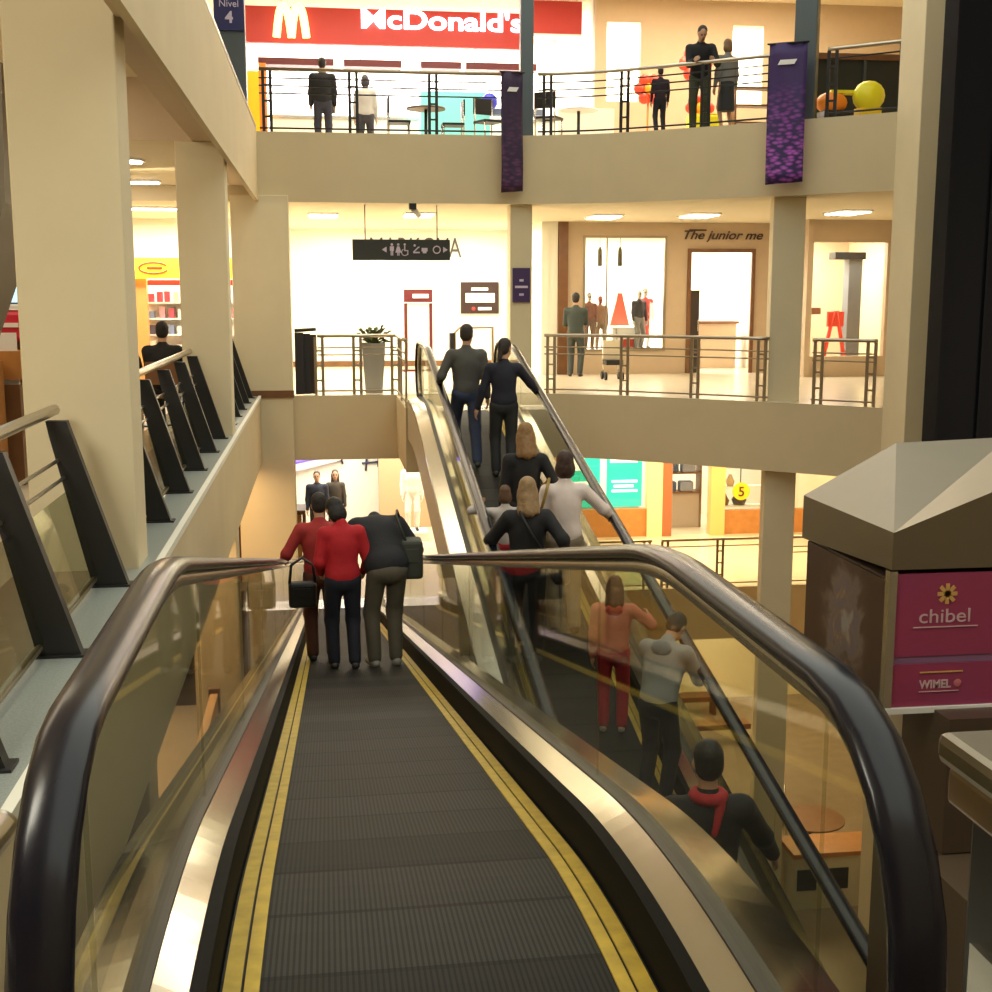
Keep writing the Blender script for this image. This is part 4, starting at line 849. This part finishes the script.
def person(label, loc, yaw=0., h=1.72, lean=0., lh=None, rh=None, lf=None, rf=None, pz=None, py=0., top=(.1,.1,.1), bottom=(.05,.05,.07), shoe=(.03,.03,.03),
           hair=(.03,.02,.015), style='short', vox=.024, head=(0.,0.), fem=False, kind='trousers', sleeve=1., bulk=1., skirt=None, collar=None, hood=None, skin=None, name='person', cat='person', group=None):
    s = h/1.75; root = thing(name, label, cat, loc, group, math.radians(yaw)); sk = skin or SKIN
    pz = (.93*s if pz is None else pz); pel = np.array((0,py,pz)); al = math.radians(lean); ca,sa = math.cos(al),math.sin(al)
    R = np.array([[1,0,0],[0,ca,sa],[0,-sa,ca]])      # columns: local axes after leaning forward
    up = lambda x,y,z: pel + R @ (np.array((x,y,z))*s)
    sw = .175 if fem else .195
    neck = up(0,-.01,.53)
    ht, hp = math.radians(head[0]), math.radians(head[1]) - al*.5
    Rz = np.array([[math.cos(ht),-math.sin(ht),0],[math.sin(ht),math.cos(ht),0],[0,0,1]]); Rx = np.array([[1,0,0],[0,math.cos(hp),-math.sin(hp)],[0,math.sin(hp),math.cos(hp)]])
    HR = Rz @ Rx @ R; hd = neck + HR @ (np.array((0,.03,.165))*s); H = lambda x,y,z: hd + HR @ (np.array((x,y,z))*s)
    J = {}
    for sd,hand,foot in ((-1,lh,lf),(1,rh,rf)):
        sh = up(sd*sw,-.01,.455); hip = pel + np.array((sd*.09*s,0,-.02*s))
        ha = np.array(hand)*1. if hand is not None else up(sd*.235,.06,-.11)
        el, wr = ik(sh, ha, .29*s, .255*s, (sd*.35,-.9,-.3)); ft = np.array(foot) if foot is not None else np.array((sd*.10*s,0,0)); ft = ft + np.array((0,-.02*s,.085*s))
        kn, an = ik(hip, ft, .435*s, .42*s, (sd*.12,1,0)); J[sd] = (sh,el,wr,hip,kn,an)
    B = [('e',H(0,0,.03),(.074*s,.092*s,.098*s),HR),('e',H(0,.025,-.055),(.055*s,.062*s,.062*s),HR),('c',neck,H(0,-.02,-.06),.055*s,.052*s),('e',H(0,.098,-.015),(.013*s,.020*s,.024*s),HR,.012),
         ('e',up(0,0,.30),(.15*s,.10*s,.2*s),R),('e',up(0,0,.02),(.15*s,.105*s,.13*s),R),('c',up(-sw*.8,-.01,.45),up(sw*.8,-.01,.45),.065*s,.065*s)]
    for sd in (-1,1):
        sh,el,wr,hip,kn,an = J[sd]; B += [('c',sh,el,.048*s,.039*s),('c',el,wr,.040*s,.026*s),('c',hip,kn,.078*s,.052*s),('c',kn,an,.052*s,.035*s),('c',an+np.array((0,-.03*s,-.045*s)),an+np.array((sd*.015*s,.13*s,-.055*s)),.035*s,.028*s),('e',H(sd*.076,-.005,-.005),(.012*s,.022*s,.032*s),HR,.010)]
    V,Q = nets(B, vox, .025*s); mi = np.zeros(len(Q)); C = V[Q].mean(1)
    for sd in (-1,1): mi[np.linalg.norm(C-H(sd*.032,.083,.012),axis=1) < max(.012*s,vox*.75)] = 1
    mi[np.linalg.norm(C-H(0,.088,-.062),axis=1) < max(.014*s,vox*.75)] = 2
    parts = [(V,Q,mi)]
    for sd in (-1,1):
        v,q = nets(hand_prims(J[sd][2],J[sd][1],sd,s), .0065*s+.0005, .007*s); parts.append((v,q,0))
    put('body', parts, [sk,EYE,LIP], root)
    # clothes
    b = bulk; tp = [('e',up(0,0,.33),(sw*.90*s*b,.125*s*b,.22*s),R),('e',up(0,0,.05),((.155 if not fem else .165)*s*b,.12*s*b,.17*s),R),('c',up(-sw*.82,-.01,.44),up(sw*.82,-.01,.44),.075*s*b,.075*s*b),('c',up(0,-.015,.46),up(0,-.01,.545),.070*s,.060*s),('e',up(0,0,.19),((.145 if fem else .160)*s*b,.114*s*b,.2*s),R)]
    for sd in (-1,1):
        sh,el,wr = J[sd][:3]; tp.append(('c',sh,el,.062*s*b,.053*s*b))
        if sleeve > .6: tp.append(('c',el,el+(wr-el)*.93,.053*s*b,.040*s*b))
    V,Q = nets(tp, vox, .03*s); put('jacket' if sleeve > .6 else 'shirt', [(V,Q,0)], [cloth(top)], root)
    if kind == 'trousers':
        bt = [('e',up(0,0,-.03),(.162*s,.122*s,.12*s),R)]
        for sd in (-1,1): hip,kn,an = J[sd][3:]; bt += [('c',hip,kn,.096*s,.074*s),('c',kn,an+(kn-an)*.02,.074*s,.062*s)]
        V,Q = nets(bt, vox, .03*s); put('trousers', [(V,Q,0)], [cloth(bottom)], root)
    else:
        kz = .45*s; bt = [('e',up(0,0,-.02),(.165*s,.125*s,.13*s),R),('c',pel+np.array((0,0,-.1*s)),np.array((0,py,kz)),.15*s,.17*s)]
        V,Q = nets(bt, vox, .03*s); V[:,2] = np.maximum(V[:,2], kz-.06*s); put('skirt', [(V,Q,0)], [cloth(bottom)], root)
    for sd in (-1,1):
        an = J[sd][5]; V,Q = nets([('c',an+np.array((0,-.035*s,-.04*s)),an+np.array((sd*.018*s,.14*s,-.053*s)),.042*s,.034*s)], min(vox,.016), .01); V[:,2] = np.maximum(V[:,2], an[2]-.085*s); put('shoe', [(V,Q,0)], [mat('shoe_%d_%d' % (int(shoe[0]*99),int(shoe[2]*99)), shoe, .5)], root)
    hp_ = [('e',H(0,-.018,.055),(.082*s,.092*s,.088*s),HR),('e',H(0,-.045,.0),(.078*s,.062*s,.085*s),HR)]
    if style == 'long': hp_ += [('e',H(0,-.04,-.03),(.100*s,.078*s,.11*s),HR),('c',H(0,-.07,-.06),up(0,-.105,.525),.075*s,.062*s),('c',H(.05,-.045,-.06),up(.075,-.085,.52),.05*s,.034*s),('c',H(-.05,-.045,-.06),up(-.075,-.085,.51),.05*s,.034*s),('c',H(.06,-.02,-.0),H(.065,-.02,-.14),.035*s,.03*s),('c',H(-.06,-.02,-.0),H(-.065,-.02,-.14),.035*s,.03*s)]
    if style == 'bob': hp_ += [('e',H(0,-.035,-.04),(.098*s,.080*s,.10*s),HR)]
    if style == 'bun': hp_ += [('e',H(0,-.105,.07),(.04*s,.04*s,.04*s),HR)]
    if style == 'tail': hp_ += [('c',H(0,-.09,.04),H(0,-.135,-.13),.035*s,.025*s)]
    if style != 'bald':
        V,Q = nets(hp_, min(vox,.018), .02*s); put('hair', [(V,Q,0)], [mat('hair_%d_%d' % (int(hair[0]*99),int(hair[1]*99)), hair, .6, noise=.5, nscale=26, bump=1.)], root)
    if collar is not None:
        V,Q = nets([('c',up(.075*math.cos(t),-.02+.075*math.sin(t),.53),up(.075*math.cos(t+.6),-.02+.075*math.sin(t+.6),.53),.032*s,.032*s) for t in np.arange(0,6.3,.6)]+[('c',up(.05,-.09,.50),up(.01,-.135,.36),.03*s,.02*s)], min(vox,.018), .01); put('scarf', [(V,Q,0)], [cloth(collar)], root)
    if hood is not None:
        V,Q = nets([('e',up(0,-.115,.46),(.10*s,.04*s,.075*s),R)], min(vox,.018), .01); put('hood', [(V,Q,0)], [cloth(hood)], root)
    return root, dict(J=J, up=up, H=H, s=s, R=R)
BLK = (.010,.010,.013); NVY = (.012,.016,.035); DK = (.02,.02,.022)
# rising ramp, from the head of the ramp downwards
person('person in grey jumper and blue jeans nearing the head of the rising ramp', (1.74,15.36,z_up(15.36)), 4, 1.74, lh=(-.31,.18,1.02), rh=(.28,.02,.78), lf=(-.09,.16,.04), rf=(.10,-.18,-.03), top=(.085,.085,.08), bottom=(.035,.05,.11), hair=(.03,.022,.016), vox=.018, head=(-30,0), bulk=1.08)
person('person in navy jacket, hand on the right rail near the head of the rising ramp', (2.15,14.95,z_up(14.95)), -6, 1.67, lh=(-.36,.05,.70), rh=(.42,.28,1.0), lf=(-.09,.05,0), rf=(.08,-.05,0), top=(.010,.012,.028), bottom=(.02,.022,.026), hair=(.02,.014,.012), style='tail', vox=.018, fem=True, head=(-35,0), bulk=1.05)
person('person with long blonde hair ahead of the white shirt on the rising ramp', (1.90,11.75,z_up(11.75)), 0, 1.66, rh=(.27,.12,.95), top=BLK, bottom=DK, hair=(.30,.17,.07), style='long', vox=.018, fem=True)
person('person in white shirt with dark bobbed hair at the right rail of the rising ramp', (2.12,10.9,z_up(10.9)), 0, 1.67, rh=(.46,.24,1.04), lh=(-.24,.12,.86), top=(.84,.74,.72), bottom=(.32,.26,.19), hair=(.05,.022,.016), style='bob', vox=.016, fem=True, bulk=1.04)
person('person with fair hair and black jacket reaching to the left rail of the rising ramp', (1.70,10.4,z_up(10.4)), 0, 1.62, lh=(-.30,.34,1.02), rh=(.33,-.05,.92), top=BLK, bottom=DK, hair=(.34,.22,.11), style='long', vox=.016, fem=True, bulk=1.14)
person('child in white top and red trousers holding the left rail of the rising ramp', (1.66,11.45,z_up(11.45)), 0, 1.17, lh=(-.23,.16,.985), top=(.55,.50,.48), bottom=(.42,.02,.03), hair=(.12,.06,.03), style='bob', vox=.016)
person('child in salmon top and red trousers seen through the right hand balustrade glass', (2.20,9.25,z_up(9.25)), -15, 1.24, lean=8, rh=(.26,.26,.88), top=(.58,.19,.13), bottom=(.42,.015,.03), shoe=(.4,.33,.27), hair=(.045,.026,.016), style='long', vox=.016, bulk=1.1, hood=(.42,.03,.03))
person('boy in pale grey hooded vest bending over the right rail of the rising ramp', (2.30,8.30,z_up(8.3)), -42, 1.42, lean=20, rh=(.16,.42,.90), lh=(-.04,.44,.88), top=(.34,.35,.36), bottom=(.012,.014,.022), hair=(.05,.03,.018), vox=.014, head=(-5,-14), bulk=1.12, hood=(.20,.25,.30))
person('person in black jacket with red scarf low on the rising ramp at the right', (1.98,6.12,z_up(6.12)), -4, 1.73, rh=(.45,.25,.96), top=BLK, bottom=DK, hair=(.008,.007,.006), vox=.014, collar=(.45,.02,.03), bulk=1.1)
# bags they carry
def bag(label, c, sz, m, strap, name='handbag', cat='bag'):
    o = thing(name, label, cat, c); x,y,z = c
    MB().box(x-sz[0]/2,x+sz[0]/2,y-sz[1]/2,y+sz[1]/2,z,z+sz[2]).build('bag_body', m, o, bevel=.03); MB().box(x-sz[0]*.3,x+sz[0]*.3,y-sz[1]/2-.012,y-sz[1]/2+.004,z+sz[2]*.45,z+sz[2]*.8).build('flap', m, o, bevel=.004)
    MB().tube(strap, .014, 8).build('strap', m, o); return o
z = z_up(10.9); bag('yellow and black striped bag on the shoulder of the one in white shirt', (1.87,10.86,z+.78), (.10,.26,.34), mat('striped_bag', (.45,.30,.07), .6, noise=.9, nscale=16), [(1.87,10.80,z+1.10),(1.92,10.74,z+1.32),(1.96,10.80,z+1.44),(1.93,10.96,z+1.36),(1.88,10.98,z+1.1)])
z = z_up(10.4); bag('black bag with pale strap across the back of the fair haired one', (1.97,10.30,z+.72), (.14,.22,.26), mat('black_bag', BLK, .5), [(1.62,10.41,z+1.36),(1.62,10.25,z+1.34),(1.70,10.23,z+1.18),(1.80,10.24,z+1.02),(1.94,10.26,z+.95)])
# descending ramp
person('person in brownish red coat ahead of the others on the descending ramp', (-.07,12.05,z_down(12.05)), 4, 1.66, lean=6, lh=(-.36,.2,.95), top=(.40,.03,.03), bottom=(.10,.035,.02), hair=(.02,.014,.012), style='short', vox=.016, bulk=1.1)
person('person with black bobbed hair, red jacket and navy trousers on the descending ramp', (.13,11.05,z_down(11.05)), 8, 1.58, lean=6, lh=(-.17,.18,.86), rh=(.22,.18,.85), lf=(-.085,.06,-.01), rf=(.085,-.05,.01), top=(.50,.012,.022), bottom=(.010,.012,.026), hair=(.010,.008,.008), style='bob', vox=.014, fem=True, head=(25,-22), bulk=1.08)
person('person in bulky black jacket bending forward, khaki trousers, on the descending ramp', (.50,11.18,z_down(11.18)), 14, 1.78, lean=46, py=-.12, rh=(.34,.40,.98), lh=(-.34,.30,1.02), top=(.012,.013,.018), bottom=(.115,.10,.075), shoe=(.3,.29,.27), hair=(.02,.015,.012), vox=.014, bulk=1.34, head=(10,-50))
z = z_down(11.8); bag('black handbag held over the left rail of the descending ramp', (-.24,11.55,z+.62), (.26,.14,.24), mat('black_bag', BLK), [(-.36,11.55,z+.84),(-.34,11.55,z+1.02),(-.24,11.6,z+1.08),(-.14,11.55,z+1.02),(-.12,11.55,z+.84)])
z = z_down(11.3); bag('grey green rucksack on the right side of the bending black jacket', (.76,11.24,z+.84), (.20,.24,.36), mat('grey_green_bag', (.05,.055,.045), .7), [(.71,11.16,z+1.18),(.62,11.20,z+1.42),(.64,11.38,z+1.44),(.72,11.40,z+1.2)], 'rucksack')
# upper floor
person('person in dark jacket standing behind the upper railing before the red sign', (.09,23.9,4.32), 0, 1.62, top=DK, bottom=(.05,.05,.08), hair=(.03,.02,.02), vox=.026, bulk=1.18)
person('person in pale grey coat by the fast food tables upstairs', (.92,25.4,4.32), 0, 1.58, top=(.48,.47,.46), bottom=(.04,.04,.06), hair=(.04,.03,.05), style='bob', vox=.026, fem=True, bulk=1.1)
person('child in dark clothes at the upper railing', (5.60,20.85,4.32), 0, 1.06, top=(.03,.016,.03), bottom=(.02,.02,.03), hair=(.05,.03,.02), vox=.022)
person('person in black jacket leaning with folded arms on the upper railing', (6.16,20.5,4.32), 165, 1.66, lean=22, lh=(-.20,.44,1.05), rh=(.10,.46,1.05), top=BLK, bottom=(.05,.06,.03), hair=(.03,.025,.02), vox=.022, head=(10,5), bulk=1.1)
person('person with fair bobbed hair and grey top at the upper railing by the purple banner', (6.60,20.45,4.32), 12, 1.45, top=(.22,.21,.20), bottom=(.03,.032,.035), hair=(.25,.14,.06), style='bob', vox=.022, fem=True, kind='skirt')
# middle floor shop window
person('person in dark teal coat looking into the tan shop window', (5.20,25.7,0), -20, 1.72, rh=(.1,.32,1.25), lh=(-.14,.28,1.15), top=(.045,.06,.055), bottom=(.05,.06,.055), hair=(.012,.01,.01), vox=.024, bulk=1.06)
def dummy(label, loc, yaw, h, top, bottom, col=(.75,.70,.62), kind='trousers', hair=None, sleeve=1., **kw):
    return person(label, loc, yaw, h, top=top, bottom=bottom, skin=mat('dummy_%d' % int(col[1]*99), col, .4), hair=hair or col, style='short' if hair else 'bald', vox=.024, kind=kind, sleeve=sleeve, name='shop_dummy', cat='mannequin', group='shop window dummies', **kw)[0]
dummy('shop dummy in maroon and brown at the left of the tan shop window', (5.76,27.0,.5), 180, 1.22, (.25,.10,.08), (.20,.12,.10), hair=(.25,.18,.10))
dummy('shop dummy in brown coat with red hood, second in the tan shop window', (6.05,27.2,.5), 180, 1.15, (.36,.20,.13), (.30,.20,.13), col=(.4,.05,.04), hair=(.35,.04,.03), bulk=1.15)
dummy('shop dummy in dark top and grey trousers at the right of the tan shop window', (6.86,26.95,.5), 200, 1.28, (.06,.06,.08), (.30,.28,.28))
dummy('shop dummy in long coral red dress at the right end of the tan shop window', (7.10,27.35,.5), 180, 1.32, (.75,.10,.09), (.78,.13,.12), kind='skirt', hair=(.5,.25,.08), fem=True, bulk=1.2)
# left walkway, seated
cafe_chair(-1.97,16.0,0,PI,'brown cafe chair under the seated person in black, nearer the railing',BWOOD); cafe_chair(-2.48,16.2,0,PI,'brown cafe chair under the seated child in black',BWOOD)
cafe_table(-2.2,16.75,0,'dark cafe table in front of the seated pair on the walkway')
SIT = dict(lf=(-.1,.42,0), rf=(.1,.42,0))
person('person in black seated at the walkway table behind the second railing', (-1.97,16.0,0), 0, 1.70, pz=.56, lh=(-.15,.42,.74), rh=(.15,.42,.74), top=BLK, bottom=DK, hair=(.012,.01,.01), style='short', vox=.02, bulk=1.15, **SIT)
person('child in black seated left of the other one at the walkway table', (-2.48,16.2,0), 0, 1.45, pz=.52, lh=(-.12,.38,.74), rh=(.12,.38,.74), top=BLK, bottom=DK, hair=(.02,.014,.012), style='long', vox=.02, **SIT)
# lower floor
person('person in dark jacket walking at the left on the bright lower floor', (-.22,30.0,-4.3), 180, 1.80, top=NVY, bottom=DK, hair=(.03,.025,.02), vox=.026, lf=(-.1,.2,0), rf=(.1,-.2,0), bulk=1.1)
person('person with long brown hair beside the dark jacket on the lower floor', (.22,30.5,-4.3), 180, 1.76, top=(.05,.04,.03), bottom=DK, hair=(.08,.045,.025), style='long', vox=.026, fem=True)
o = thing('plinth', 'low white plinth under the white dummy on the lower floor', 'plinth', (2.1,30.5,-4.3)); MB().box(1.75,2.45,30.2,30.8,-4.3,-4.12).build('plinth_body', WHITE, o); MB().box(1.73,2.47,30.18,30.82,-4.12,-4.09).build('plinth_top', WHITEW, o)
dummy('white dressed shop dummy on a plinth on the lower floor', (2.1,30.5,-4.09), 180, 1.82, (.85,.82,.76), (.85,.82,.76), bulk=1.2)

struct(MB().box(1.35,3.0,32.0,32.3,-4.3,-1.1).build('column', mat('tan_pier', (.45,.32,.18), .6)))
# ------------------------------------------------------------------ ceiling lamps (things) and area lights, some of them added fills
def downlight(x, y, z, w, d, label, m=LAMP, group='ceiling lamps'):
    o = thing('ceiling_lamp', label, 'ceiling lamp', (x,y,z-.05), group); MB().box(x-w/2-.04,x+w/2+.04,y-d/2-.04,y+d/2+.04,z-.03,z).build('frame', WHITE, o); MB().box(x-w/2,x+w/2,y-d/2,y+d/2,z-.05,z-.028).build('diffuser', m, o); return o
for x,y,l in ((.05,24.6,'left of the direction sign'),(1.85,24.2,'behind the direction sign'),(5.45,24.3,'over the tan shop window'),(7.15,23.6,'over the tan shop doorway'),(9.6,22.4,'over the right hand shop front')):
    downlight(x,y,3.2,.5,.9,'oblong ceiling lamp on the middle floor, '+l)
downlight(7.75,20.6,3.2,.3,.3,'small square ceiling lamp behind the right hand lit column')
for x,y,l in ((-2.95,20.6,'nearer'),(-2.9,23.0,'farther')): downlight(x,y,3.45 if y < 21.4 else 3.2,.9,.25,'long lamp on the walkway ceiling, %s one' % l, LAMPW)
downlight(-2.45,17.4,3.45,.25,.25,'small round lamp glowing between the walkway columns', LAMPW)
downlight(9.1,21.6,7.62,.5,.5,'square ceiling lamp at the top right of the upper floor')
def area(name, loc, sx, sy, power, col=(1,.84,.60), rot=(0,0,0)):
    l = bpy.data.lights.new(name, 'AREA'); l.shape = 'RECTANGLE'; l.size = sx; l.size_y = sy; l.energy = power; l.color = col
    o = bpy.data.objects.new(name, l); COL.objects.link(o); o.location = loc; o.rotation_euler = rot; return o
WARM = (1,.87,.64); NEUT = (1,.93,.80)
area('middle_left_wash', (1.9,27.6,3.12), 4.5, 3.0, 430, (1,.93,.76))
area('middle_corridor', (7.0,23.8,3.12), 4.5, 2.0, 70, WARM)
area('middle_corridor_left', (1.5,23.2,3.12), 4.5, 1.5, 110, WARM)
area('tan_shop', (7.2,28.9,3.05), 3.6, 2.6, 560, (1,.94,.84))
area('right_shop', (10.8,27.2,3.1), 1.4, 2.4, 330, (1,.94,.84))
area('fast_food', (1.8,28.6,7.55), 6.5, 2.6, 1500, (1,.95,.92))
area('upper_hall', (1.5,24.6,7.55), 6.0, 2.0, 260, WARM)
area('upper_right', (8.0,23.4,7.55), 4.0, 2.2, 330, WARM)
area('upper_room', (7.8,26.9,7.4), 3.4, 1.0, 900, NEUT)
area('fascia_fill', (10.8,9.5,.8), 2.0, 1.2, 170, (1,.84,.58), (math.radians(90),0,math.radians(38)))  # added fill without any lamp behind it, brightens the middle floor fascia
area('pilaster_fill', (-2.4,18.6,3.4), .8, .8, 22, (1,.80,.50), (math.radians(45),0,math.radians(-25)))  # unseen light put in to warm the pilaster at the wall corner
area('walkway_far', (-3.0,24.0,3.12), 3.4, 3.0, 420, NEUT)
area('walkway_mid', (-4.2,13.0,4.1), 3.0, 6.0, 130, WARM)
area('near_column_fill', (-2.7,2.2,4.0), 1.6, 2.4, 270, (1,.95,.78), (math.radians(50),0,0))  # tilted light added to brighten the big near column, no fixture modelled
area('walkway_left', (-5.0,9.0,4.1), 2.5, 4.0, 80, WARM)
area('lower_left', (1.2,30.6,-1.2), 5.0, 3.0, 430, NEUT)
area('lower_right', (8.0,27.4,-1.2), 6.5, 3.6, 560, (1,.80,.45))
area('lower_shop', (8.2,31.6,-1.2), 6.0, 1.6, 300, NEUT)
area('lower_under_walkway', (-1.9,17.0,-1.2), 1.2, 9.0, 190, (1,.66,.32))
area('bottom_hall', (6.5,27.0,-5.5), 8.0, 4.5, 420, (1,.82,.50))
area('bottom_mid', (7.8,21.0,-5.6), 3.0, 1.5, 90, (1,.74,.42))
# daylight-white skylight over the atrium: a plain sky seen through the open roof
W = bpy.data.worlds.new('World'); SC.world = W; W.use_nodes = True
W.node_tree.nodes['Background'].inputs[0].default_value = (.96,.97,.84,1); W.node_tree.nodes['Background'].inputs[1].default_value = 1.7

# ------------------------------------------------------------------ camera
cd = bpy.data.cameras.new('camera'); cam = bpy.data.objects.new('camera', cd); COL.objects.link(cam); SC.camera = cam
cd.sensor_fit = 'HORIZONTAL'; cd.sensor_width = 36; cd.lens = 36*1250/992; cd.clip_end = 200; cd.clip_start = .05
cam.location = (0,0,1.7); cam.rotation_euler = (math.radians(90-9.18), 0, math.radians(-7.824))
SC.view_settings.view_transform = 'Standard'; SC.view_settings.look = 'None'; SC.view_settings.gamma = 1; SC.view_settings.use_curve_mapping = False; SC.view_settings.exposure = 0.
SC.cycles.max_bounces = 8; SC.cycles.diffuse_bounces = 4; SC.cycles.transparent_max_bounces = 24; SC.cycles.glossy_bounces = 4; SC.cycles.sample_clamp_indirect = 6.; SC.cycles.caustics_reflective = False; SC.cycles.caustics_refractive = False
